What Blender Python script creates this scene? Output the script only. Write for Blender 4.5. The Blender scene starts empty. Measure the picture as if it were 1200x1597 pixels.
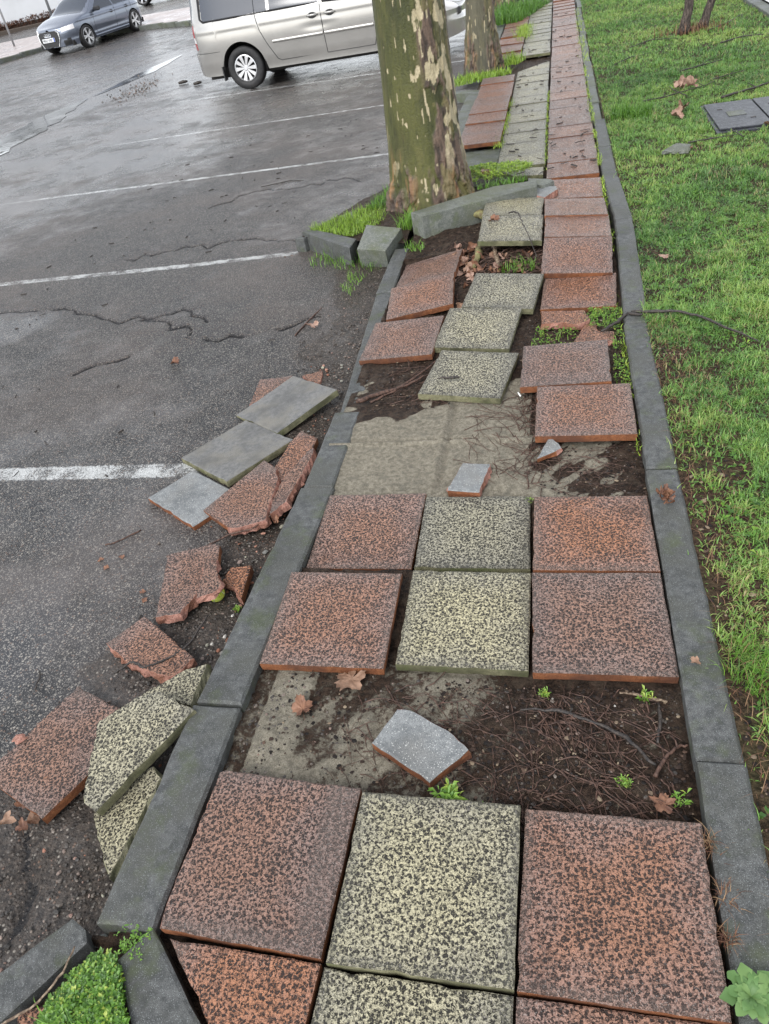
import bpy, bmesh, math, random
import numpy as np
from mathutils import Vector, Matrix, Euler
rnd = random.Random(7)
rng = np.random.default_rng(11)
scene = bpy.context.scene
COL = scene.collection

# ------------------------------------------------------------ camera
PITCH, ROLL, YAW = 6.65317674e-01, -2.02570015e-01, -3.08177214e-01
CAM = Vector((0.101829406, -1.34256118, 1.70030796))
cd = bpy.data.cameras.new("camera"); cam = bpy.data.objects.new("camera", cd); COL.objects.link(cam)
fwd = Vector((math.sin(YAW) * math.cos(PITCH), math.cos(YAW) * math.cos(PITCH), -math.sin(PITCH)))
r0 = Vector((math.cos(YAW), -math.sin(YAW), 0)); u0 = r0.cross(fwd)
rr = r0 * math.cos(ROLL) + u0 * math.sin(ROLL); uu = -r0 * math.sin(ROLL) + u0 * math.cos(ROLL)
Mx = Matrix((rr, uu, -fwd)).transposed().to_4x4(); Mx.translation = CAM
cam.matrix_world = Mx
cd.sensor_fit = 'VERTICAL'; cd.sensor_height = 24.0
cd.lens = 1132.45564 / 1597 * 24.0
cd.clip_start = 0.05; cd.clip_end = 900
scene.camera = cam

# ------------------------------------------------------------ sky, sun, exposure
SUN_EL, SUN_AZ = 48.0, 200.0     # azimuth measured from +Y clockwise
w = bpy.data.worlds.new("World"); scene.world = w; w.use_nodes = True
wt = w.node_tree; wt.nodes.clear()
wo = wt.nodes.new('ShaderNodeOutputWorld'); bg = wt.nodes.new('ShaderNodeBackground')
sky = wt.nodes.new('ShaderNodeTexSky'); sky.sky_type = 'NISHITA'; sky.sun_disc = False
sky.sun_elevation = math.radians(SUN_EL); sky.sun_rotation = math.radians(SUN_AZ)
sky.air_density = 1.0; sky.dust_density = 1.2; sky.ozone_density = 1.0; sky.altitude = 100
hs = wt.nodes.new('ShaderNodeHueSaturation'); hs.inputs['Saturation'].default_value = 0.22
wt.links.new(sky.outputs[0], hs.inputs['Color']); wt.links.new(hs.outputs[0], bg.inputs['Color'])
bg.inputs['Strength'].default_value = 0.15
wt.links.new(bg.outputs[0], wo.inputs['Surface'])
sd = bpy.data.lights.new("sun", 'SUN'); sun = bpy.data.objects.new("sun", sd); COL.objects.link(sun)
sd.energy = 0.8; sd.angle = math.radians(25); sd.color = (1.0, 0.97, 0.93)
az_, el_ = math.radians(SUN_AZ), math.radians(SUN_EL)
sv = Vector((math.sin(az_) * math.cos(el_), math.cos(az_) * math.cos(el_), math.sin(el_)))
sun.rotation_euler = sv.to_track_quat('Z', 'Y').to_euler(); sun.location = (0, 0, 30)
scene.view_settings.view_transform = 'Standard'; scene.view_settings.look = 'None'
scene.view_settings.exposure = 1.35; scene.view_settings.gamma = 1.0
scene.render.engine = 'CYCLES'; scene.cycles.max_bounces = 6; scene.cycles.use_denoising = True

# ------------------------------------------------------------ numpy noise
_perm = rng.random((64, 64, 64))
def vnoise(x, y, z=0.0):
    x, y, z = np.broadcast_arrays(np.asarray(x, float), np.asarray(y, float), np.asarray(z, float))
    xi, yi, zi = np.floor(x).astype(int), np.floor(y).astype(int), np.floor(z).astype(int)
    fx, fy, fz = x - xi, y - yi, z - zi
    fx = fx * fx * (3 - 2 * fx); fy = fy * fy * (3 - 2 * fy); fz = fz * fz * (3 - 2 * fz)
    g = lambda a, b, c: _perm[(xi + a) & 63, (yi + b) & 63, (zi + c) & 63]
    l = lambda a, b, t: a + (b - a) * t
    return l(l(l(g(0,0,0), g(1,0,0), fx), l(g(0,1,0), g(1,1,0), fx), fy),
             l(l(g(0,0,1), g(1,0,1), fx), l(g(0,1,1), g(1,1,1), fx), fy), fz)
def fbm(x, y, z=0.0, o=4, g=.5):
    s = 0; a = 1; t = 0
    for i in range(o):
        s = s + a * vnoise(np.asarray(x) * 2 ** i + 17.3 * i, np.asarray(y) * 2 ** i + 5.1 * i, np.asarray(z) * 2 ** i + 9.7 * i)
        t += a; a *= g
    return s / t
def sstep(a, b, x):
    t = np.clip((np.asarray(x, float) - a) / (b - a), 0, 1); return t * t * (3 - 2 * t)

# ------------------------------------------------------------ terrain heights
def az(x, y):
    y = np.asarray(y, float)
    s = .5 * ((y - 15) + np.sqrt((y - 15) ** 2 + 4)); e = .5 * ((y - 48) + np.sqrt((y - 48) ** 2 + 16))
    return -.15 + .037 * (s - e)
def lift(x, y):       # path raised by the roots beside the plane tree
    return .075 * np.exp(-((np.asarray(y) - 3.75) / .75) ** 2) * np.exp(-((np.asarray(x) + .3) / .8) ** 2)
def far(y):           # the whole place climbs gently further on
    return az(0, y) + .15

# ------------------------------------------------------------ material helper
class NT:
    def __init__(s, name):
        s.m = bpy.data.materials.new(name); s.m.use_nodes = True; s.t = s.m.node_tree; s.t.nodes.clear()
        s.out = s.t.nodes.new('ShaderNodeOutputMaterial')
    def n(s, typ, ins=None, **kw):
        nd = s.t.nodes.new('ShaderNode' + typ)
        for k, v in kw.items(): setattr(nd, k, v)
        for k, v in (ins or {}).items():
            sk = nd.inputs[k]
            if isinstance(v, bpy.types.NodeSocket): s.t.links.new(v, sk)
            else:
                if sk.type == 'RGBA' and len(v) == 3: v = (*v, 1)
                sk.default_value = v
        return nd
    def math(s, op, a, b=None, c=None, clamp=False):
        ins = {0: a}
        if b is not None: ins[1] = b
        if c is not None: ins[2] = c
        nd = s.n('Math', ins, operation=op); nd.use_clamp = clamp; return nd.outputs[0]
    def ramp(s, x, a, b, lo=0.0, hi=1.0):
        return s.n('MapRange', {0: x, 1: a, 2: b, 3: lo, 4: hi}, interpolation_type='SMOOTHSTEP').outputs[0]
    def mix(s, f, a, b, mode='MIX'):
        nd = s.n('Mix', {0: f}, data_type='RGBA', blend_type=mode)
        for i, v in ((6, a), (7, b)):
            if isinstance(v, bpy.types.NodeSocket): s.t.links.new(v, nd.inputs[i])
            else: nd.inputs[i].default_value = (*v, 1) if len(v) == 3 else v
        return nd.outputs[2]
    def noise(s, v, scale, detail=2, rough=.5, dist=0.0):
        return s.n('TexNoise', {'Vector': v, 'Scale': scale, 'Detail': detail, 'Roughness': rough, 'Distortion': dist}).outputs[0]
    def vor(s, v, scale, feature='F1', out='Distance'):
        return s.n('TexVoronoi', {'Vector': v, 'Scale': scale}, feature=feature).outputs[out]
    def coord(s, rand=True):
        o = s.n('TexCoord').outputs['Object']
        if not rand: return o, o
        r = s.n('ObjectInfo').outputs['Random']
        off = s.n('CombineXYZ', {0: s.math('MULTIPLY', r, 37.), 1: s.math('MULTIPLY', r, 91.), 2: s.math('MULTIPLY', r, 13.)}).outputs[0]
        return o, s.n('VectorMath', {0: o, 1: off}, operation='ADD').outputs[0]
    def attr(s, name, col=False):
        a = s.n('Attribute', attribute_name=name); return a.outputs['Color' if col else 'Fac']
    def bump(s, h, dist, strength=1.0, normal=None):
        ins = {'Height': h, 'Distance': dist, 'Strength': strength}
        if normal is not None: ins['Normal'] = normal
        return s.n('Bump', ins).outputs[0]
    def done(s, color, rough=.6, normal=None, spec=.5, metal=0.0, **kw):
        ins = {'Base Color': color, 'Roughness': rough, 'Specular IOR Level': spec, 'Metallic': metal}
        if normal is not None: ins['Normal'] = normal
        ins.update(kw)
        b = s.n('BsdfPrincipled', ins); s.t.links.new(b.outputs[0], s.out.inputs['Surface']); return s.m

def tile_top(name, plate_c, plate_edge, dark, border_c, tone):
    s = NT(name); o, v = s.coord()
    xyz = s.n('SeparateXYZ', {0: o}).outputs
    ax = s.math('ABSOLUTE', xyz[0]); ay = s.math('ABSOLUTE', xyz[1])
    big = s.noise(v, 7, 3, .6)
    med = s.noise(v, 26, 3, .6)
    mx = s.math('ADD', s.math('MAXIMUM', ax, ay), s.math('MULTIPLY', s.math('SUBTRACT', med, .5), .05))
    border = s.ramp(mx, .166, .200)
    rad = s.ramp(s.math('ADD', s.math('MULTIPLY', mx, 1.0), s.math('MULTIPLY', s.math('SUBTRACT', big, .5), .26)), .05, .22)
    wn = s.n('TexNoise', {'Vector': v, 'Scale': 150., 'Detail': 1.5, 'Roughness': .6}).outputs[1]
    vd = s.n('VectorMath', {0: v, 1: s.n('VectorMath', {0: s.n('VectorMath', {0: wn, 1: (.5, .5, .5)}, operation='SUBTRACT').outputs[0], 'Scale': .017}, operation='SCALE').outputs[0]}, operation='ADD').outputs[0]
    pit = s.n('TexVoronoi', {'Vector': vd, 'Scale': 106., 'Randomness': .85}, voronoi_dimensions='2D', feature='F1')
    pr = s.n('SeparateXYZ', {0: pit.outputs['Color']}).outputs[0]
    pr2 = s.math('MULTIPLY', s.math('SUBTRACT', pr, .5), .16)
    dens = s.math('MULTIPLY', s.math('SUBTRACT', s.noise(v, 14, 2), .5), .22)
    wv = s.math('ADD', s.math('ADD', pit.outputs['Distance'], pr2), dens)
    worm = s.math('ADD', s.math('MULTIPLY', s.ramp(wv, .25, .43), .5), s.math('MULTIPLY', s.math('MULTIPLY', s.ramp(wv, .18, .36), s.ramp(s.noise(v, 165, .5, .5, .8), .38, .47)), .5))
    fine = s.noise(v, 380, 3, .75)
    sp = s.n('TexVoronoi', {'Vector': v, 'Scale': 330.}, feature='F1')
    spv = s.n('SeparateXYZ', {0: sp.outputs['Color']}).outputs
    speck = s.math('MULTIPLY', s.math('GREATER_THAN', spv[0], .80), s.ramp(sp.outputs['Distance'], .55, .25))
    plate = s.mix(rad, plate_c, plate_edge)
    plate = s.mix(s.math('MULTIPLY', s.ramp(med, .35, .75), .35), plate, tone)
    darkc = s.mix(s.ramp(fine, .35, .7), dark, [c * 1.5 for c in dark])
    base = s.mix(s.math('MULTIPLY', worm, s.math('SUBTRACT', 1.0, s.math('MULTIPLY', border, .10))), darkc, plate)
    base = s.mix(s.math('MULTIPLY', border, .45), base, s.mix(s.ramp(fine, .3, .7), [c * .5 for c in border_c], border_c))
    base = s.mix(s.math('MULTIPLY', s.ramp(fine, .34, .60, .62, 0.0), 1.0), base, [c * 1.2 for c in dark])
    base = s.mix(s.math('MULTIPLY', speck, s.math('ADD', .10, s.math('MULTIPLY', rad, .42))), base, (.46, .42, .39))
    r2 = s.n('ObjectInfo').outputs['Random']
    base = s.n('HueSaturation', {'Saturation': s.math('ADD', .84, s.math('MULTIPLY', r2, .26)), 'Value': s.math('ADD', .86, s.math('MULTIPLY', r2, .26)), 'Color': base}).outputs[0]
    stain = s.ramp(s.noise(v, 5.5, 4, .65), .58, .76, 0, .4)
    base = s.mix(stain, base, [c * 1.6 for c in dark])
    h = s.math('ADD', s.math('MULTIPLY', worm, 1.0), s.math('MULTIPLY', fine, .7))
    nb = s.bump(h, .0065, 1.0)
    rough = s.ramp(s.noise(v, 30, 2), .3, .7, .26, .46)
    return s.done(base, rough, nb, .30)
M = {}
M['red_top'] = tile_top('red_slab_face', (.46, .225, .135), (.40, .245, .195), (.026, .016, .013), (.32, .24, .20), (.36, .20, .15))
M['cream_top'] = tile_top('cream_slab_face', (.60, .55, .365), (.46, .43, .315), (.020, .018, .014), (.20, .195, .155), (.42, .39, .28))
def rough_mat(name, c1, c2, c3=None, sc=60, bumpd=.003, rough=.75, speck=None, moss=0.0, spec=.2, spscale=300.):
    s = NT(name); o, v = s.coord()
    a = s.noise(v, sc, 4, .65); b = s.noise(v, sc * .13, 3, .6); f = s.noise(v, 480, 2, .6)
    base = s.mix(s.ramp(a, .3, .7), c1, c2)
    if c3: base = s.mix(s.ramp(b, .42, .66), base, c3)
    base = s.mix(s.ramp(f, .35, .60, .62, 0), base, [q * .35 for q in c1])
    base = s.mix(s.ramp(s.noise(v, 4.5, 5, .65), .45, .7, 0, .6), base, [q * .5 for q in c1])
    if speck:
        sp = s.n('TexVoronoi', {'Vector': v, 'Scale': spscale}, feature='F1')
        spv = s.n('SeparateXYZ', {0: sp.outputs['Color']}).outputs
        base = s.mix(s.math('MULTIPLY', s.math('GREATER_THAN', spv[0], .86), s.ramp(sp.outputs['Distance'], .5, .25, 0, .8)), base, speck)
    if moss: base = s.mix(s.ramp(s.noise(v, 9, 4, .65), .5, .72, 0, moss), base, (.10, .125, .045))
    nb = s.bump(s.math('ADD', a, s.math('MULTIPLY', f, .6)), bumpd, .9)
    return s.done(base, rough, nb, spec)
M['red_side'] = rough_mat('red_slab_side', (.20, .075, .035), (.31, .125, .055), (.12, .055, .035))
M['cream_side'] = rough_mat('cream_slab_side', (.17, .165, .095), (.27, .255, .155), (.08, .08, .045), moss=.5)
M['red_break'] = rough_mat('red_slab_fracture', (.36, .17, .13), (.52, .29, .23), (.24, .11, .07), sc=90, bumpd=.006)
M['cream_break'] = rough_mat('cream_slab_fracture', (.30, .29, .18), (.44, .42, .30), (.16, .16, .08), sc=90, bumpd=.006, moss=.5)
M['cement_back'] = rough_mat('grey_slab_back', (.165, .175, .178), (.27, .28, .278), (.22, .22, .21), sc=45, bumpd=.0012, rough=.5, speck=(.55, .55, .52))
M['cream_back'] = rough_mat('beige_slab_back', (.125, .125, .122), (.21, .208, .20), (.20, .19, .165), sc=45, bumpd=.0012, rough=.55)
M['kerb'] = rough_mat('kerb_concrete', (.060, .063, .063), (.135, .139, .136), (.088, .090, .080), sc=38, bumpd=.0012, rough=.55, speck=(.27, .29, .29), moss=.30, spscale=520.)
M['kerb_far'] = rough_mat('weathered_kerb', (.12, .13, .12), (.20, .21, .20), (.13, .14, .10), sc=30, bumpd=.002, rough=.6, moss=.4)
M['kerb_pale'] = rough_mat('pale_kerb_concrete', (.12, .13, .118), (.21, .22, .195), (.13, .14, .10), sc=42, bumpd=.003, rough=.7, speck=(.34, .35, .3), moss=.45)

# ------------------------------------------------------------ mesh helpers
def link(name, me, mats=(), parent=None):
    o = bpy.data.objects.new(name, me); COL.objects.link(o)
    for m in mats: me.materials.append(m)
    if parent is not None: o.parent = parent
    return o
def npmesh(name, V, F, smooth=False, mi=None):
    """V (n,3); F (m,k) int array or list of arrays/lists"""
    me = bpy.data.meshes.new(name)
    V = np.asarray(V, np.float32)
    groups = F if isinstance(F, list) and len(F) and isinstance(F[0], np.ndarray) and F[0].ndim == 2 else None
    if isinstance(F, np.ndarray): groups = [F]
    if groups is None:
        me.from_pydata([tuple(map(float, v)) for v in V], [], [tuple(int(i) for i in f) for f in F])
    else:
        loops = np.concatenate([g.ravel() for g in groups]); tot = np.concatenate([np.full(len(g), g.shape[1]) for g in groups])
        st = np.concatenate([[0], np.cumsum(tot)[:-1]])
        me.vertices.add(len(V)); me.vertices.foreach_set('co', V.ravel())
        me.loops.add(len(loops)); me.loops.foreach_set('vertex_index', loops.astype(np.int32))
        me.polygons.add(len(tot)); me.polygons.foreach_set('loop_start', st.astype(np.int32))
    if mi is not None: me.polygons.foreach_set('material_index', np.asarray(mi, np.int32))
    me.polygons.foreach_set('use_smooth', np.full(len(me.polygons), smooth))
    me.update(); me.validate(); return me
def set_attr(me, name, vals):
    a = me.attributes.new(name, 'FLOAT', 'POINT'); a.data.foreach_set('value', np.asarray(vals, np.float32).ravel())
def set_col(me, name, rgb):
    a = me.attributes.new(name, 'FLOAT_COLOR', 'POINT')
    c = np.ones((len(rgb), 4), np.float32); c[:, :3] = rgb; a.data.foreach_set('color', c.ravel())
def grid_faces(nu, nv, wrap=False):
    i, j = np.meshgrid(np.arange(nu - (0 if wrap else 1)), np.arange(nv - 1), indexing='ij')
    i2 = (i + 1) % nu
    return np.stack([i * nv + j, i2 * nv + j, i2 * nv + j + 1, i * nv + j + 1], -1).reshape(-1, 4)
def tag(o, label=None, cat=None, group=None, kind=None):
    if label: o['label'] = label
    if cat: o['category'] = cat
    if group: o['group'] = group
    if cat and not kind: kind = 'thing'
    if kind: o['kind'] = kind
    return o
def empty(name, loc, rz=0.0):
    o = bpy.data.objects.new(name, None); COL.objects.link(o); o.location = loc; o.rotation_euler = (0, 0, rz); o.empty_display_size = .2
    return o
def tube_arrays(pts, rads, k=6, twist=0.0):
    P = np.asarray(pts, float); n = len(P); R = np.asarray(rads, float) * np.ones(n)
    T = np.gradient(P, axis=0); T /= np.linalg.norm(T, axis=1)[:, None] + 1e-9
    up = np.array([0, 0, 1.]) if abs(T[0, 2]) < .8 else np.array([1., 0, 0])
    A = np.cross(T, up); A /= np.linalg.norm(A, axis=1)[:, None] + 1e-9; B = np.cross(A, T)
    t = np.linspace(0, 2 * np.pi, k, endpoint=False)
    V = P[:, None, :] + R[:, None, None] * (A[:, None, :] * np.cos(t)[None, :, None] + B[:, None, :] * np.sin(t)[None, :, None])
    V = V.reshape(-1, 3); F = []
    for i in range(n - 1):
        for j in range(k):
            a = i * k + j; b = i * k + (j + 1) % k; F.append((a, b, b + k, a + k))
    F.append(tuple(range(k))[::-1]); F.append(tuple(range((n - 1) * k, n * k)))
    return V, F
class MB:
    def __init__(s): s.V = []; s.F = []; s.mi = []; s.n = 0
    def add(s, V, F, mi=0):
        s.V.append(np.asarray(V, float)); s.F += [tuple(int(i) + s.n for i in f) for f in F]; s.mi += [mi] * len(F); s.n += len(V); return s
    def tube(s, pts, rads, k=6, mi=0): V, F = tube_arrays(pts, rads, k); return s.add(V, F, mi)
    def box(s, c, d, rz=0.0, mi=0, bev=0.0):
        x, y, z = d[0] / 2, d[1] / 2, d[2] / 2
        if bev:
            b = bev; V = []
            for zz, ins in ((-z, b), (-z + b, 0), (z - b, 0), (z, b)):
                V += [(-x + ins, -y + ins, zz), (x - ins, -y + ins, zz), (x - ins, y - ins, zz), (-x + ins, y - ins, zz)]
            F = [(3, 2, 1, 0), (12, 13, 14, 15)] + [(r * 4 + i, r * 4 + (i + 1) % 4, r * 4 + 4 + (i + 1) % 4, r * 4 + 4 + i) for r in range(3) for i in range(4)]
        else:
            V = [(-x, -y, -z), (x, -y, -z), (x, y, -z), (-x, y, -z), (-x, -y, z), (x, -y, z), (x, y, z), (-x, y, z)]
            F = [(3, 2, 1, 0), (4, 5, 6, 7)] + [(i, (i + 1) % 4, 4 + (i + 1) % 4, 4 + i) for i in range(4)]
        V = np.array(V); cz, sz = math.cos(rz), math.sin(rz)
        V = np.c_[V[:, 0] * cz - V[:, 1] * sz, V[:, 0] * sz + V[:, 1] * cz, V[:, 2]] + np.array(c)
        return s.add(V, F, mi)
    def build(s, name, mats, parent=None, smooth=False):
        me = npmesh(name, np.concatenate(s.V), s.F, smooth, s.mi)
        return link(name, me, mats if isinstance(mats, (list, tuple)) else [mats], parent)

# ------------------------------------------------------------ slabs and stones
def resample(P, step, broken, jit, r):
    out = []; fl = []
    n = len(P)
    for i in range(n):
        a, b = P[i], P[(i + 1) % n]; L = np.hypot(*(b - a)); br = broken is True or (broken and i in broken)
        m = max(1, int(L / (step * (.55 if br else 1))))
        nrm = np.array([(b - a)[1], -(b - a)[0]]) / (L + 1e-9)
        for k in range(m):
            t = k / m; q = a + (b - a) * t
            if k > 0: q = q + nrm * (r.gauss(0, jit * (2.6 if br else .8)) - (r.uniform(.002, .006) if (not br and r.random() < .07) else 0))
            out.append(q); fl.append(br)
    return np.array(out), np.array(fl)
def stone_mesh(name, P, thick, broken=None, bev=.005, bevz=.003, jit=.0009, seed=0, mats=(), step=.03, taper=.002):
    r = random.Random(seed); P = np.asarray(P, float)
    if 0.5 * np.sum(P[:, 0] * np.roll(P[:, 1], -1) - np.roll(P[:, 0], -1) * P[:, 1]) < 0:
        n = len(P); P = P[::-1]
        if broken and broken is not True: broken = [(n - 2 - i) % n for i in broken]
    Q, fl = resample(P, step, broken, jit, r); n = len(Q)
    d = np.roll(Q, -1, 0) - np.roll(Q, 1, 0); nr = np.c_[d[:, 1], -d[:, 0]]; nr /= np.linalg.norm(nr, axis=1)[:, None] + 1e-9
    ins = np.where(fl, .001, bev)[:, None]
    r1 = Q - nr * ins; r3 = Q + nr * np.array([r.uniform(-.002, .009) if f else 0 for f in fl])[:, None]
    r4 = Q + nr * np.array([r.uniform(-.004, .012) if f else -taper for f in fl])[:, None]
    V = np.concatenate([np.c_[r1, np.zeros(n)], np.c_[Q, -np.where(fl, .0015, bevz)], np.c_[r3, np.full(n, -thick * .45)], np.c_[r4, np.full(n, -thick)]])
    F = [tuple(range(n)), tuple(range(4 * n - 1, 3 * n - 1, -1))]; mi = [0, 3]
    for k in range(3):
        for i in range(n):
            j = (i + 1) % n; F.append((k * n + j, k * n + i, (k + 1) * n + i, (k + 1) * n + j)); mi.append(0 if (k == 0 and not fl[i]) else (2 if fl[i] else 1))
    F = [f[::1] for f in F]
    me = npmesh(name, V, F, False, mi)
    for m in mats: me.materials.append(m)
    return me
KM = dict(red=['red_top', 'red_side', 'red_break', 'cement_back'], cream=['cream_top', 'cream_side', 'cream_break', 'cement_back'],
          redback=['cement_back', 'red_side', 'red_break', 'red_top'], creamback=['cream_back', 'cream_side', 'cream_break', 'cream_top'],
          kerb=['kerb'] * 4, pale=['kerb_pale'] * 4, kerbfar=['kerb_far'] * 4)
def mats_of(kind): return [M[k] for k in KM[kind]]
FOOT = []      # footprints: (world polygon xy, plane normal, point, thickness)
def frag(key, kind, name, label, cat, thick=.035, broken=True, group=None, step=.03, bev=.005, foot=True, yaw=0.0, corner=None):
    P = np.array(D['frag'][key]); c = P.mean(0)
    u, s_, vt = np.linalg.svd(P - c); n = vt[2]; n = n if n[2] > 0 else -n
    X = np.array([math.cos(yaw), math.sin(yaw), 0]); X = X - n * (X @ n); X /= np.linalg.norm(X); Y = np.cross(n, X)
    L = np.c_[(P - c) @ X, (P - c) @ Y]
    org = c.copy()
    if corner is not None:          # put the origin at the middle of the original slab
        org = c + X * corner[0] + Y * corner[1]; L = L - np.array(corner)
    me = stone_mesh(name, L, thick, broken, seed=hash(key) % 1 + sum(map(ord, key)), mats=mats_of(kind), step=step, bev=bev)
    o = bpy.data.objects.new(name, me); COL.objects.link(o)
    Mw = Matrix(((X[0], Y[0], n[0]), (X[1], Y[1], n[1]), (X[2], Y[2], n[2]))).to_4x4(); Mw.translation = Vector(org); o.matrix_world = Mw
    if foot: FOOT.append((P[:, :2], n, c, thick))
    return tag(o, label, cat, group)
SQ = np.array([(-.2, -.2), (.2, -.2), (.2, .2), (-.2, .2)])
def slab_at(pose, kind, name, label, seed, group=None, thick=.035, foot=True, me=None, cut=None):
    x, y, z, yaw, a, b = pose
    P = SQ if cut is None else np.array(cut)
    if me is None: me = stone_mesh(name, P * .9975, thick, None, seed=seed, mats=mats_of(kind))
    o = bpy.data.objects.new(name, me); COL.objects.link(o)
    R = (Matrix.Rotation(yaw, 3, 'Z') @ Matrix.Rotation(b, 3, 'Y') @ Matrix.Rotation(a, 3, 'X'))
    Mw = R.to_4x4(); Mw.translation = (x, y, z); o.matrix_world = Mw
    if foot:
        W = np.array([(Mw @ Vector((p[0], p[1], 0)))[:] for p in P]); FOOT.append((W[:, :2], np.array(R.col[2]), np.array([x, y, z]), thick))
    return tag(o, label, 'paving slab', group)


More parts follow.
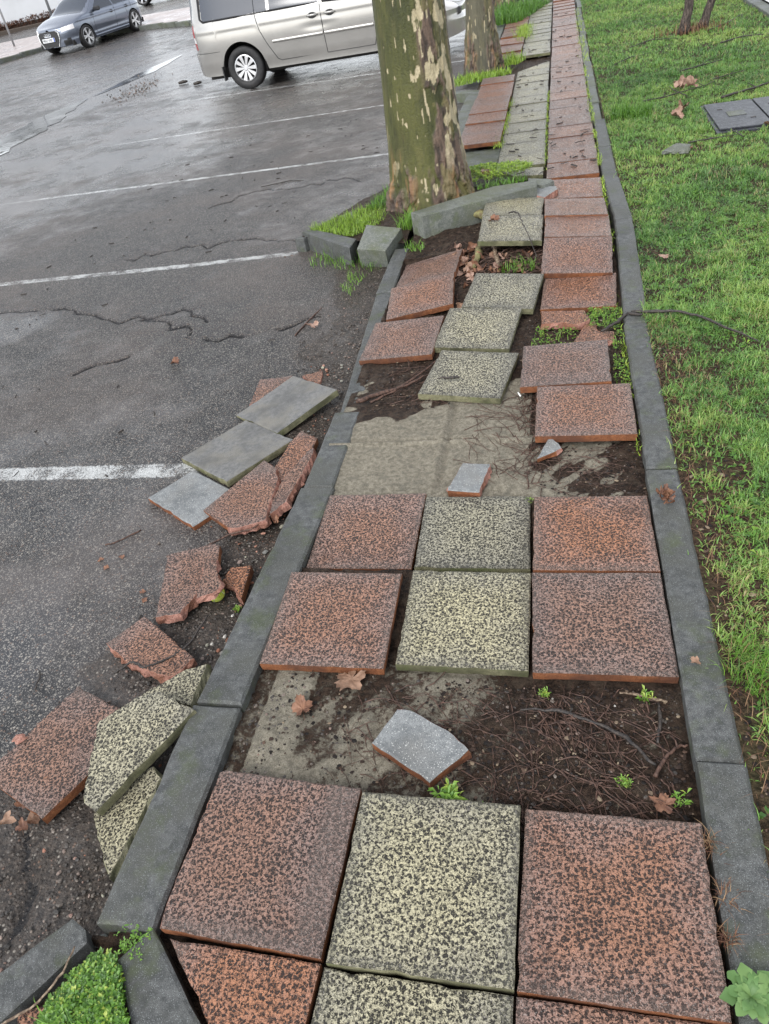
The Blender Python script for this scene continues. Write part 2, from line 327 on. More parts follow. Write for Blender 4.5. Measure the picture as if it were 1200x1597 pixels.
D={"full":{"A_M":[-0.2028,-0.6119,0.0091,0.0044,-0.0077,0.0059],
"A_R":[0.2046,-0.6127,0.0036,-0.0089,-0.0286,-0.0272],
"B_L":[-0.6326,0.1989,-0.01,0.014,0.0346,0.0153],
"B_M":[-0.2007,0.2293,-0.0266,0.0075,0.0478,0.0247],
"B_R":[0.2071,0.2175,-0.0153,0.0269,0.0366,0.0151],
"C_L":[-0.6214,0.6793,-0.0486,-0.0076,0.0715,-0.0138],
"C_M":[-0.2127,0.6667,-0.0421,0.0295,-0.0006,0.0326],
"C_R":[0.2005,0.6303,-0.0155,0.0137,-0.0185,0.0124],
"E_R":[0.1925,1.3974,0.004,-0.0016,0.002,0.0112],
"F_R":[0.1169,1.8049,0.0078,-0.0084,0.0007,-0.0269],
"H_R":[0.199,2.6834,-0.0214,-0.0476,0.0521,0.0074],
"I_R":[0.1958,3.0379,0.0493,-0.0298,0.1632,0.0637],
"J_R":[0.2044,3.4647,0.0742,-0.003,0.0019,0.0821],
"K_R":[0.1983,3.8295,0.0773,0.0119,-0.0418,0.0848],
"L_R":[0.1986,4.4087,0.0274,-0.0056,0.0421,0.0561],
"E_M":[-0.3329,1.7935,-0.0131,-0.1715,0.0509,0.0149],
"F_M":[-0.3282,2.2602,-0.001,-0.1271,0.0907,0.024],
"G_M":[-0.2172,2.6696,0.0212,-0.1276,0.0842,0.0448],
"J_M":[-0.207,3.4916,0.0914,-0.0038,0.0683,0.085],
"K_M":[-0.2116,3.9367,0.0881,-0.0285,-0.0222,0.0871],
"E_L":[-0.7356,2.2233,-0.013,-0.0569,0.0666,-0.064],
"F_L":[-0.7081,2.7451,-0.0026,0.0749,0.0634,-0.14],
"G_L":[-0.7196,3.2045,-0.0182,-0.0125,-0.0109,-0.2054],
"r1":[-1.2844,1.7383,-0.1096,0.9261,-0.0916,-0.1076],
"r2":[-1.4226,1.3488,-0.1233,0.9731,-0.0469,0.0064]},"frag":{"A_L":[[-0.7972,-0.3846,0.005],[-0.4105,-0.4031,0.005],[-0.4167,-0.8044,0.005],[-0.8123,-0.7895,0.005],[-0.8174,-0.7301,0.005],[-0.811,-0.3935,0.005]],
"Z_L":[[-0.7806,-0.8058,0.0],[-0.416,-0.8114,0.0],[-0.4223,-0.9939,0.0],[-0.5638,-1.0142,0.0]],
"Z_M":[[-0.4057,-0.8176,0.0],[-0.0035,-0.819,0.0],[-0.0025,-0.9732,0.0],[-0.4094,-0.992,0.0]],
"Z_R":[[0.0029,-0.8193,0.0],[0.4041,-0.8161,0.0],[0.4025,-0.9676,-0.0],[0.0022,-0.9725,0.0]],
"P_L":[[-1.0943,-0.9851,-0.04],[-1.0317,-0.9591,-0.04],[-0.9647,-1.0157,-0.04],[-1.0629,-1.0529,-0.04]],
"G_Ra":[[-0.0046,2.4453,-0.02],[0.2189,2.4225,-0.02],[0.2478,2.3012,-0.02],[0.1888,2.2432,-0.02],[0.1156,2.2848,-0.02],[0.0013,2.2878,-0.02]],
"G_Rb":[[0.2187,2.2849,-0.035],[0.2677,2.3147,-0.035],[0.279,2.1946,-0.035],[0.3587,2.1755,-0.035],[0.3592,2.0774,-0.035],[0.1609,2.0913,-0.035],[0.1942,2.1929,-0.035]],
"fragA":[[-0.3378,0.8919,-0.03],[-0.2947,1.0702,-0.03],[-0.1819,1.0611,-0.03],[-0.2107,0.8726,-0.03]],
"fragB":[[0.003,1.0873,-0.0292],[0.0499,1.2167,-0.0098],[0.0882,1.1692,-0.0169],[0.0982,1.1425,-0.0209],[0.0781,1.1285,-0.023]],
"fragC":[[-0.4156,-0.2529,-0.02],[-0.3626,-0.1378,-0.02],[-0.3227,-0.1416,-0.02],[-0.2077,-0.2007,-0.02],[-0.1482,-0.2538,-0.02],[-0.2402,-0.3571,-0.02]],
"r3":[[-1.7383,0.9922,-0.125],[-1.5949,1.1989,-0.125],[-1.2786,1.0009,-0.125],[-1.428,0.7885,-0.125]],
"r4":[[-1.2333,1.2186,-0.0908],[-1.1398,1.13,-0.0796],[-1.1056,1.0427,-0.0755],[-1.094,0.8758,-0.0741],[-1.0746,0.7646,-0.0717],[-1.186,0.7328,-0.0851],[-1.241,0.7447,-0.0917],[-1.4145,0.8848,-0.1125]],
"r5":[[-1.1563,1.3733,-0.103],[-1.1261,1.4738,-0.1015],[-1.0221,1.3936,-0.0963],[-1.0258,1.2426,-0.0965],[-1.0591,1.109,-0.0982],[-1.1093,0.9752,-0.1007],[-1.1725,1.1447,-0.1038]],
"r6":[[-1.0853,1.0612,-0.0793],[-1.0212,1.2402,-0.0665],[-0.9986,1.2631,-0.062],[-0.9861,1.2185,-0.0595],[-1.0145,0.8761,-0.0652],[-1.0697,0.8066,-0.0762],[-1.0892,0.8918,-0.0801]],
"r7":[[-1.548,2.0649,-0.134],[-1.3556,2.0879,-0.134],[-1.3091,1.7213,-0.134],[-1.4966,1.661,-0.134]],
"r8":[[-1.2977,2.0835,-0.135],[-1.1934,2.1299,-0.135],[-1.1675,1.9857,-0.135],[-1.2316,2.006,-0.135]],
"r9":[[-1.4467,0.588,-0.0991],[-1.259,0.6438,-0.0897],[-1.2311,0.6308,-0.0883],[-1.2058,0.5439,-0.0871],[-1.2104,0.4448,-0.0873],[-1.2204,0.364,-0.0878],[-1.228,0.3314,-0.0882],[-1.2479,0.2616,-0.0892],[-1.34,0.2439,-0.0938]],
"r10":[[-1.2484,0.5316,-0.0657],[-1.1878,0.5038,-0.0626],[-1.1642,0.4503,-0.0615],[-1.119,0.3813,-0.0592],[-1.139,0.3393,-0.0602],[-1.1954,0.3115,-0.063]],
"r11":[[-1.1485,0.5203,-0.105],[-1.0626,0.5267,-0.0964],[-1.0417,0.349,-0.0944],[-1.0847,0.4012,-0.0987],[-1.1564,0.4474,-0.1058]],
"r12":[[-1.3969,0.2581,-0.1012],[-1.1027,0.0561,-0.0777],[-1.1329,0.0028,-0.0801],[-1.15,-0.0182,-0.0815],[-1.2111,-0.0125,-0.0863],[-1.3475,0.0348,-0.0972],[-1.49,0.1291,-0.1087]],
"r13":[[-1.4903,-0.0678,-0.1009],[-1.2759,-0.1479,-0.0944],[-1.2641,-0.3509,-0.0941],[-1.3489,-0.523,-0.0966],[-1.5684,-0.4332,-0.1032],[-1.6183,-0.3584,-0.1047],[-1.5884,-0.3068,-0.1038],[-1.5554,-0.2151,-0.1028]],
"r14":[[-1.1235,-0.1266,-0.0139],[-0.9731,-0.1935,-0.0025],[-1.1646,-0.5059,-0.0568],[-1.2165,-0.482,-0.0606],[-1.2362,-0.4417,-0.0589],[-1.2565,-0.3706,-0.0543],[-1.2985,-0.2296,-0.0452],[-1.1818,-0.1431,-0.0226]],
"r15":[[-1.0377,0.0234,-0.0631],[-1.029,-0.1406,-0.0618],[-1.1631,-0.0979,-0.0819],[-1.2366,-0.0893,-0.0929],[-1.1232,-0.0053,-0.0759]],
"r16":[[-1.0758,-0.3379,-0.0862],[-1.0282,-0.3788,-0.0766],[-1.0369,-0.4744,-0.0784],[-1.0433,-0.571,-0.0797],[-1.0474,-0.6644,-0.0805],[-1.2007,-0.4971,-0.1112],[-1.2455,-0.407,-0.1201]],
"wa":[[-1.8493,4.1575,0.0],[-1.7577,4.1883,0.0],[-1.3458,3.8639,-0.0],[-1.357,3.6744,0.0]],
"wb":[[-1.2661,3.9191,0.0748],[-0.9976,3.8343,0.0536],[-1.0786,3.5803,-0.0099],[-1.2909,3.6347,0.0037]],
"wc":[[-0.9284,3.9064,0.13],[-0.829,3.7925,0.13],[-0.0571,4.192,0.13],[-0.0603,4.3482,0.13],[-0.3726,4.3132,0.13]],
"wd":[[-1.629,4.5093,-0.02],[-1.3578,4.8245,-0.02],[-1.2913,4.7015,-0.02],[-1.4249,4.3087,-0.02]],
"we":[[-0.1319,4.553,0.09],[0.0381,4.4683,0.09],[0.0568,4.4127,0.09],[-0.0155,4.331,0.09],[-0.1181,4.4021,0.09]],
"wf":[[-0.0819,4.4107,0.07],[0.0749,4.3505,0.07],[0.084,4.2703,0.07],[-0.0084,4.1117,0.07],[-0.0584,4.1734,0.07]],
"pa":[[-1.0646,-0.7843,-0.03],[-1.0174,-0.8048,-0.03],[-0.9993,-0.831,-0.03],[-1.0674,-0.9339,-0.03],[-1.1461,-1.0437,-0.03],[-1.2724,-1.0122,-0.03]],
"pb":[[-0.8362,-0.7865,-0.01],[-0.6469,-0.9533,-0.01],[-0.5771,-1.0136,-0.01],[-0.7167,-1.0551,-0.01],[-0.8004,-0.9744,-0.01],[-0.8925,-0.8617,-0.01]],
"pc":[[-1.0269,-0.8012,-0.08],[-0.9921,-0.7897,-0.08],[-0.927,-0.7962,-0.08],[-0.9101,-0.8126,-0.08],[-1.0119,-0.8253,-0.08]],
"cover":[[1.3548,6.5515,0.0],[2.0847,6.5225,0.0],[1.9287,5.4813,0.0],[1.3594,5.585,0.0]],
"wbl":[[-1.2967,9.388,-0.03],[-1.0984,9.2431,-0.03],[-0.8723,9.0779,-0.03],[-0.8721,8.6908,-0.03],[-1.0488,8.7384,-0.03],[-1.2473,8.9524,-0.03]]}}


# ============================================================ paving slabs
F_ = D['full']
LB = {
 'A_M': ('cream', 'large cream slab in the nearest complete row, between two red slabs'),
 'A_R': ('red', 'large red slab of the nearest complete row, beside the leafy rosette weed'),
 'B_L': ('red', 'red slab left of the row just beyond the bare soil gap, over the left kerb'),
 'B_M': ('cream', 'bright cream slab of the row just beyond the bare soil gap'),
 'B_R': ('red', 'red slab by the right kerb in the row just beyond the bare soil gap'),
 'C_L': ('red', 'red slab bordering the bare mortar bed, beside the left kerb'),
 'C_M': ('cream', 'cream slab with the small grey broken chunk resting at its back edge'),
 'C_R': ('red', 'red slab beside the brown curled leaf clump on the right kerb'),
 'E_R': ('red', 'loose red slab with the little triangular fragment at its front edge'),
 'F_R': ('red', 'loose red slab overlapped by the one in front, cigarette butt near its left corner'),
 'H_R': ('red', 'dull red slab just behind the weeds and the snapped slab piece'),
 'I_R': ('red', 'orange red slab sloping forward with its front edge lifted'),
 'J_R': ('red', 'lifted red slab in the right column, second behind the sloping orange one'),
 'K_R': ('red', 'lifted red slab in the right column level with the farther mossy cream slab'),
 'L_R': ('red', 'red slab in the right column beside the two broken grey chunks'),
 'E_M': ('cream', 'loose skewed cream slab with a dark curled twig on it'),
 'F_M': ('cream', 'loose skewed cream slab in the middle of three shifted ones'),
 'G_M': ('cream', 'loose skewed cream slab nearest the leaf filled root hollow'),
 'J_M': ('cream', 'raised mossy cream slab with a brown leaf and a thin twig on it'),
 'K_M': ('cream', 'raised cream slab behind the one carrying a leaf and a twig'),
 'E_L': ('red', 'loose red slab jutting over the left kerb'),
 'F_L': ('red', 'tilted red slab with a lifted right side, second from the tree'),
 'G_L': ('red', 'tilted red slab closest to the plane tree, right edge raised'),
}
for i, (k, (kind, lab)) in enumerate(LB.items()):
    pose = list(F_[k])
    if k in ('B_M', 'C_M'): pose[4] *= .6
    slab_at(pose, kind, 'paving_slab', lab, 100 + i)
frag('A_L', 'red', 'paving_slab', 'large red slab in the nearest complete row, trimmed along the left kerb', 'paving slab', broken=[3, 4, 5])
frag('Z_L', 'red', 'paving_slab', 'red slab cut on a slant, at the bottom edge beside the dark kerb stone', 'paving slab', broken=None)
frag('Z_M', 'cream', 'paving_slab', 'cream slab cropped by the bottom of the picture', 'paving slab', broken=None)
frag('Z_R', 'red', 'paving_slab', 'narrow strip of red slab at the bottom edge on the right', 'paving slab', broken=None)
for x_, kind_ in ((.205, 'red'), (-.203, 'cream'), (-.611, 'red')):
    for y_ in (-1.235, -1.645):
        slab_at((x_, y_, -.002, 0, 0, 0), kind_, 'paving_slab', kind_ + ' slab below the bottom edge of the picture', 5, 'slabs just outside the picture')
frag('P_L', 'red', 'paving_slab', 'corner of a red slab below the bright green weed cushion', 'paving slab', broken=None)
frag('G_Ra', 'red', 'slab_fragment', 'snapped red slab strip lying among weeds by the right kerb', 'slab fragment', thick=.03, broken=[1, 2, 3, 4])
frag('G_Rb', 'red', 'slab_fragment', 'sunken red slab remnant half covered by weeds', 'slab fragment', thick=.03, broken=[0, 1, 2, 4, 5])
frag('fragA', 'redback', 'slab_fragment', 'small grey backed chunk lying on the bare mortar bed', 'slab fragment', thick=.034, broken=[0, 2])
frag('fragB', 'redback', 'slab_fragment', 'little triangular chunk leaning on the front of a loose red slab', 'slab fragment', thick=.025, broken=[1, 2, 3])
frag('fragC', 'redback', 'slab_fragment', 'grey backed slab chunk with a ragged edge on the bare soil gap', 'slab fragment', thick=.035, broken=[1, 2, 3])
frag('r3', 'redback', 'overturned_slab', 'overturned grey backed slab with orange edges, lowest of the overturned pile', 'paving slab', broken=None)
for k, lab in (('r1', 'overturned grey slab with mossy edges touching the left kerb, farthest of the pile'),
               ('r2', 'overturned blue grey slab in the middle of the pile, over the parking line end')):
    x, y, z, yaw, a, b = F_[k]; z += .012
    slab_at((x, y, z, yaw, a, b), 'creamback', 'overturned_slab', lab, 150 + len(k) + ord(k[1]))
frag('r4', 'red', 'slab_fragment', 'five sided red fragment propped against the overturned grey slabs', 'slab fragment', broken=[0, 1, 2, 3, 4, 5])
frag('r5', 'red', 'slab_fragment', 'red fragment wedged between the overturned pile and the left kerb', 'slab fragment', broken=[3, 4, 5, 6])
frag('r6', 'red', 'slab_fragment', 'narrow red splinter with a pale broken edge beside the left kerb', 'slab fragment', broken=True)
frag('r7', 'red', 'slab_fragment', 'flat red fragment peeping out behind the farthest overturned slab', 'slab fragment', broken=[3, 0])
frag('r8', 'red', 'slab_fragment', 'small red chip behind the farthest overturned slab, by the kerb', 'slab fragment', broken=True)
frag('r9', 'red', 'slab_fragment', 'long red fragment with a pink broken tip on the asphalt', 'slab fragment', broken=[3, 4, 5, 6, 7])
frag('r10', 'red', 'slab_fragment', 'thin pinkish red fragment resting on the tennis ball', 'slab fragment', thick=.022, broken=True)
frag('r11', 'red', 'slab_fragment', 'small dark red fragment leaning at the foot of the left kerb', 'slab fragment', broken=[2, 3, 4])
frag('r12', 'red', 'slab_fragment', 'fan shaped red fragment with a pink broken edge and a twig on it', 'slab fragment', broken=[1, 2, 3, 4, 5])
frag('r13', 'red', 'slab_fragment', 'big red half slab at the lower left with a pink chip on top', 'slab fragment', broken=[5, 6, 7])
frag('r14', 'cream', 'slab_fragment', 'big cream fragment tilted across the rubble with a clean straight side', 'slab fragment', broken=[3, 4, 5, 6, 7])
frag('r15', 'cream', 'slab_fragment', 'cream corner fragment sticking out behind the big cream one', 'slab fragment', broken=[0, 4, 3])
frag('r16', 'cream', 'slab_fragment', 'narrow cream wedge pointing down beside the left kerb', 'slab fragment', broken=[0, 1, 2, 3, 4])
# the pink chip lying on the half slab
def chip(name, loc, r, col, label, cat, seed=1, h=.006):
    rg = random.Random(seed); P = [(math.cos(t) * r * rg.uniform(.6, 1.2), math.sin(t) * r * rg.uniform(.4, .75)) for t in np.linspace(0, 2 * math.pi, 9)[:-1]]
    me = stone_mesh(name, P, h, True, seed=seed, mats=[col] * 4, step=.01); o = bpy.data.objects.new(name, me); COL.objects.link(o); o.location = loc
    o.rotation_euler = (0, 0, seed); return tag(o, label, cat)
c13 = np.array(D['frag']['r13']).mean(0)
chip('slab_chip', (c13[0] - .12, c13[1] + .02, -.093), .022, M['red_break'], 'pink broken chip lying on the big red half slab', 'slab chip', 3)

# laid rows further on
def far_lift(y): return float(far(y))
shared = {k: [stone_mesh('paving_slab', SQ * .9975, .035, None, seed=300 + i, mats=mats_of(k), step=.1) for i in range(3)] for k in ('red', 'cream')}
PIT2 = [(-.43, 9.8), (-.02, 10.35), (-.02, 11.1), (-.43, 11.5), (-.9, 11.9), (-1.5, 11.0), (-1.5, 10.0), (-1.0, 9.2)]
for i in range(48):
    y = 5.03 + .405 * i if i else 5.02
    zf = far_lift(y)
    for col, x, kind in (('R', .198, 'red'), ('M', -.222, 'cream'), ('L', -.632, 'red')):
        t = rnd.gauss
        z = zf + t(0, .0025); a, b = t(0, .006), t(0, .006); dx = 0
        if col == 'M' and i in (12, 13, 14): continue
        if col == 'M' and 15 <= i <= 17: dx = 0
        if col == 'M' and i >= 29 and i <= 31: continue
        if col == 'L':
            if i < 3: continue
            if 3 <= i <= 10: z = zf + .045 + .012 * math.sin(i * 1.3) + (.0 if i > 3 else 0); b = .01; dx = -.0
            elif i in (11, 12, 13, 14): continue
            elif 15 <= i <= 20: z = zf + rnd.uniform(-.01, .05); a = rnd.uniform(-.1, .13); b = t(0, .03)
            elif 28 <= i <= 32: continue
        if col == 'M' and i == 0: x += .0; 
        if col == 'M' and y < 5.1: continue
        grp = {'R': 'red slabs of the even right column beyond the plane tree', 'M': 'cream slabs of the even middle column beyond the plane tree',
               'L': 'red slabs of the raised left column beyond the plane tree'}[col]
        lab = {'R': 'red slab laid level in the far right column of the path', 'M': 'pale cream slab laid level in the far middle column of the path',
               'L': 'red slab in the far left column beside the tree pits'}[col]
        if col == 'L' and i == 3: lab, grp = 'first raised red slab of the left column, showing its orange front edge', None
        slab_at((x + dx + t(0, .002), y, z, t(0, .004), a, b), kind, 'paving_slab', lab, 0, grp, me=rnd.choice(shared[kind]), foot=(i < 4))
# cut triangular slabs at the second tree pit
def poly_slab(pts, z, kind, label, thick=.035, broken=None, seed=5, name='paving_slab', cat='paving slab', gx=0, gy=0, mats=None, bev=.005, group=None, foot=False, zfun=None):
    P = np.array(pts, float); c = P.mean(0)
    me = stone_mesh(name, P - c, thick, broken, seed=seed, mats=mats or mats_of(kind), bev=bev, bevz=bev * .7)
    o = bpy.data.objects.new(name, me); COL.objects.link(o)
    n = Vector((-gx, -gy, 1)).normalized(); X = Vector((1, 0, gx)).normalized(); Y = n.cross(X)
    Mw = Matrix((X, Y, n)).transposed().to_4x4(); Mw.translation = (c[0], c[1], z); o.matrix_world = Mw
    if foot: FOOT.append((P, np.array(n), np.array([c[0], c[1], z]), thick))
    return tag(o, label, cat, group)
poly_slab([(-.42, 9.72), (-.022, 9.72), (-.022, 10.22)], far_lift(9.8), 'cream', 'triangular cut cream slab at the edge of the second tree pit')
poly_slab([(-.43, 5.24), (-.03, 5.16), (-.03, 4.94), (-.25, 4.98)], .0, 'cream', 'dull cream slab just behind the leaning kerb stone', foot=True)
poly_slab([(-.83, 5.5), (-.43, 5.5), (-.43, 6.12), (-.83, 6.12)], -.035, 'red', 'sunken dark slab in front of the raised left column', seed=8, mats=[M['kerb_pale'], M['red_side'], M['red_break'], M['cement_back']], foot=True)
poly_slab([(-.56, 5.28), (-.44, 5.26), (-.43, 5.47), (-.62, 5.48)], -.01, 'red', 'small red slab piece behind the yellow green weed patch', seed=9, foot=True)

# ============================================================ kerb stones
def kerb_run(xs, ys, width, zf, height, kind, labelf, group, gap=.006, seed=0, jit=.004, step=.05):
    """one stone between each pair of ys; xs: x of the inner (path-side) edge, sign of width gives the side"""
    for i in range(len(ys) - 1):
        y0, y1 = ys[i] + gap / 2, ys[i + 1] - gap / 2
        x0, x1 = np.interp(ys[i], *xs), np.interp(ys[i + 1], *xs); wv = width(.5 * (y0 + y1)) if callable(width) else width
        ym = .5 * (y0 + y1); xm = .5 * (x0 + x1) + wv / 2
        w2 = abs(wv) / 2
        P = [(-w2 - .5 * (x1 - x0), -(y1 - y0) / 2), (w2 - .5 * (x1 - x0), -(y1 - y0) / 2), (w2 + .5 * (x1 - x0), (y1 - y0) / 2), (-w2 + .5 * (x1 - x0), (y1 - y0) / 2)]
        me = stone_mesh('kerb_stone', P, height, None, bev=.009, bevz=.008, jit=.0011, seed=seed + i, mats=mats_of(kind), step=step)
        o = bpy.data.objects.new('kerb_stone', me); COL.objects.link(o)
        z = zf(ym); sl = (zf(y1) - zf(y0)) / (y1 - y0)
        o.location = (xm + rnd.gauss(0, jit * .6), ym, z + rnd.gauss(0, jit * .5)); o.rotation_euler = (math.atan(sl), rnd.gauss(0, .008), rnd.gauss(0, .003))
        L = labelf(i)
        tag(o, L if isinstance(L, str) else L[0], 'kerb stone', group)
LK = ['dark kerb stone of the left kerb, nearest the green weed cushion', 'long left kerb stone beside the cream rubble and the near red slabs',
      'left kerb stone with a crack, beside the overturned slab pile', 'left kerb stone partly covered by the jutting red slab', 'short left kerb stone reaching the tree pit corner']
def lkz(y): return float(np.interp(y, [-.8, .2, .9, 1.6, 2.4, 3.0, 3.75], [-.012, -.025, -.045, -.06, -.072, -.075, -.05]))
kerb_run(([-.8, -.16, .94, 1.55, 2.2, 3.0, 3.75], [-.832, -.845, -.82, -.835, -.87, -.935, -.93]), [-.795, -.158, .945, 1.56, 3.02, 3.72],
         lambda y: -float(np.interp(y, [0, 1.5, 2.5, 3.], [.155, .125, .105, .115])), lkz, .25, 'kerb', lambda i: LK[i], None, seed=40)
RK = ['right kerb stone beside the leafy rosette weed', 'right kerb stone beside the bare soil gap and the near red slabs', 'right kerb stone beside the cleared mortar bed',
      'right kerb stone beside the lifted orange slab', 'right kerb stone level with the broken grey chunks']
rky = [-1.25, -.245, .985, 2.215, 3.63, 4.62]
def rkz(y): return float(np.interp(y, [-1, .5, 2.2, 3.6, 4.6, 6], [-.004, -.012, -.015, .03, .01, -.005]))
kerb_run(([-1.3, -.25, .4, 1., 1.6, 2.2, 2.9, 3.63, 4.62, 9], [.415, .42, .412, .409, .412, .41, .414, .438, .42, .41]), rky, .112, rkz, .25, 'kerb', lambda i: RK[i], None, seed=60)
fy = [4.63, 5.6, 6.6]
kerb_run(([4, 9], [.415, .412]), fy, .11, lambda y: -.01 + far_lift(y), .2, 'kerb', lambda i: ['dark right kerb stone where the even slabs begin', 'right kerb stone next to the tall grass tuft'][i], None, seed=80)
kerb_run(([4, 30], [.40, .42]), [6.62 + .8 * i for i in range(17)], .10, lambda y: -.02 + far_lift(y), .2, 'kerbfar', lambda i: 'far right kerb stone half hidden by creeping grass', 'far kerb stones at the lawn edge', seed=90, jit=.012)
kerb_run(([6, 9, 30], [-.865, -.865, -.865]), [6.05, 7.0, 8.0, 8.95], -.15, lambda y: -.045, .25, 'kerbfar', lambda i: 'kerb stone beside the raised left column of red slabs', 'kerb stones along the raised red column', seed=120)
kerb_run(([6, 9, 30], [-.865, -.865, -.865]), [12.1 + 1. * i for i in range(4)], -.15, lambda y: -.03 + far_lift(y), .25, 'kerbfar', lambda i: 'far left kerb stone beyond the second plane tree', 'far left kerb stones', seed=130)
def block(key, kind, label, thick, broken=None, bev=.009, step=.05):
    return frag(key, kind, 'kerb_stone', label, 'kerb stone', thick=thick, broken=broken, bev=bev, step=step, foot=False)
block('wa', 'kerb', 'kerb stone tipped at the left point of the tree pit', .16)
block('wb', 'pale', 'short wedge shaped kerb stone sloping between two others before the tree', .16)
block('wc', 'pale', 'long leaning kerb stone pushed up in front of the plane tree', .20)
block('wd', 'kerbfar', 'flush kerb stone sunk in grass left of the plane tree', .15)
frag('we', 'pale', 'slab_fragment', 'dark grey broken chunk at the end of the long leaning kerb stone', 'stone fragment', thick=.05)
frag('wf', 'redback', 'slab_fragment', 'grey backed chunk with a pink edge beside the raised cream slabs', 'slab fragment', thick=.04)
block('pa', 'kerb', 'slanting kerb stone at the bottom left corner with a dry stalk along it', .22)
block('pb', 'kerb', 'dark kerb stone pointing between the weed cushion and the red slab', .22)
block('pc', 'pale', 'small rough stone between the weed cushion and the left kerb', .12)
poly_slab([(-1.28, 9.15), (-.86, 8.97), (-.86, 9.13), (-1.22, 9.3)], -.04, 'kerb', 'kerb stone across the near side of the second tree pit', thick=.2, mats=mats_of('kerbfar'), name='kerb_stone', cat='kerb stone')
poly_slab([(-1.75, 10.0), (-1.28, 9.18), (-1.20, 9.3), (-1.65, 10.05)], -.04, 'kerb', 'kerb stone on the parking side of the second tree pit', thick=.2, mats=mats_of('kerbfar'), name='kerb_stone', cat='kerb stone')
poly_slab([(-1.62, 4.42), (-1.55, 4.36), (-1.22, 4.92), (-1.30, 4.98)], -.03, 'kerb', 'kerb stone behind the bright grass on the parking side of the near tree', thick=.2, mats=mats_of('kerbfar'), name='kerb_stone', cat='kerb stone')
poly_slab([(-1.90, 4.10), (-1.82, 4.08), (-1.60, 4.38), (-1.66, 4.42)], -.03, 'kerb', 'dark kerb stone edging the grass at the left of the tree pit', thick=.2, mats=mats_of('kerb'), name='kerb_stone', cat='kerb stone')

# ============================================================ bed under the path
PITA = np.array([(-1.86, 4.12), (-1.36, 3.88), (-.96, 3.74), (-.96, 5.6), (-1.2, 5.5), (-1.5, 4.95), (-1.7, 4.45)])
PITB = np.array([(-1.02, -.80), (-.83, -.76), (-.6, -1.0), (-.6, -1.6), (-1.3, -1.6), (-1.12, -1.0)])
def inpoly(x, y, P):
    c = np.zeros(np.shape(x), bool); n = len(P)
    for i in range(n):
        x0, y0 = P[i]; x1, y1 = P[(i + 1) % n]
        c ^= ((y0 > y) != (y1 > y)) & (x < (x1 - x0) * (y - y0) / (y1 - y0 + 1e-12) + x0)
    return c
def bed_z(x, y):
    n = fbm(x * 9, y * 9, 3, 4) - .5; n2 = fbm(x * 45, y * 45, 8, 3) - .5
    z = -.060 + lift(x, y) * .8 + far(y)
    rough = np.ones_like(z) * .022
    flat = sstep(.9, 1.0, y) * (1 - sstep(1.55, 1.75, y)) * (1 - sstep(-.1, 0, x))
    rough = rough * (1 - .85 * flat)
    z = z + n * rough * 1.5 + n2 * .018 * (1 - .75 * flat)
    # ridges of mortar between the lifted slabs
    for gx in (-.41,): z = z + (.014 * np.exp(-((x - gx) / .011) ** 2) - .010 * np.exp(-((x - gx - .03) / .008) ** 2)) * flat
    for gy in (1.27,): z = z + (.014 * np.exp(-((y - gy) / .011) ** 2) - .010 * np.exp(-((y - gy - .03) / .008) ** 2)) * flat
    slab = (1 - sstep(-.66, -.63, x + .06 * (fbm(y * 8, x * 3, 1) - .5))) * sstep(-.79, -.77, x) * sstep(-.42, -.40, y) * (1 - sstep(.02, .04, y))
    z = z + slab * .012
    pit = inpoly(x, y, PITA)
    d = np.hypot(x + .89, y - 4.55)
    z = np.where(pit | (y > 3.9) & (x < -.2) & (y < 5.2), -.03 + .07 * np.exp(-(d / .5) ** 2) + n * .03, z)
    z = np.where((x < -.84) & (y < -.82), -.085 + n * .02, z)
    z = np.where((y > 3.35) & (y < 4.05) & (x < -.3), np.maximum(z, -.03 + n * .04), z)
    return z, flat, slab
xs = np.arange(-1.95, .425, .0105); ys = np.concatenate([np.arange(-1.6, 5.4, .0105), np.arange(5.4, 26, .15)])
X, Y = np.meshgrid(xs, ys, indexing='ij'); Z, flat, slab = bed_z(X, Y)
for P, n, c, t in FOOT:
    cc = P.mean(0); PP = cc + (P - cc) * 1.03
    x0, y0 = PP.min(0) - .02; x1, y1 = PP.max(0) + .02
    ix = np.where((xs > x0) & (xs < x1))[0]; iy = np.where((ys > y0) & (ys < y1))[0]
    if len(ix) == 0 or len(iy) == 0 or cc[0] < -.95: continue
    sl = np.ix_(ix, iy); m = inpoly(X[sl], Y[sl], PP)
    zp = c[2] - (n[0] * (X[sl] - c[0]) + n[1] * (Y[sl] - c[1])) / n[2] - t - .004
    Z[sl] = np.where(m, np.minimum(Z[sl], zp), Z[sl])
sn = fbm(X * 5, Y * 5, 20, 4); st = fbm((X + Y) * 7, (X - Y) * 22, 5, 4)
soil = np.full(X.shape, .85)
A = (Y > -.5) & (Y < .1)
soil = np.where(A, .38 + .30 * sstep(-.45, .22, X) + 1.1 * (sn - .5) + .7 * (st - .5), soil)
soil = np.where(slab > .5, .18, soil); soil = np.where(A & (X < -.78), .55 + .4 * (fbm(X * 60, Y * 60, 3, 2) - .5), soil)
Cz = (Y > .85) & (Y < 1.95) & (X < -.03)
soil = np.where(Cz, sstep(.74, .84, sn + .6 * sstep(1.5, 1.7, Y + .5 * (X + .5) * -1)) * .9, soil)
soil = np.where((Y > .85) & (Y < 1.3) & (X >= -.03), sstep(.40, .56, .5 * sn + .5 * st + .25 * (X - .15) + .1 * (Y - 1)), soil)
soil = np.where((Y > 1.55) & (Y < 2.1) & (X < -.5), sstep(.40, .5, fbm(X * 6 + 3, Y * 6, 9, 4)), soil)
msk = ((X > -.93) | inpoly(X, Y, PITA) | inpoly(X, Y, PITB))
nu, nv = X.shape
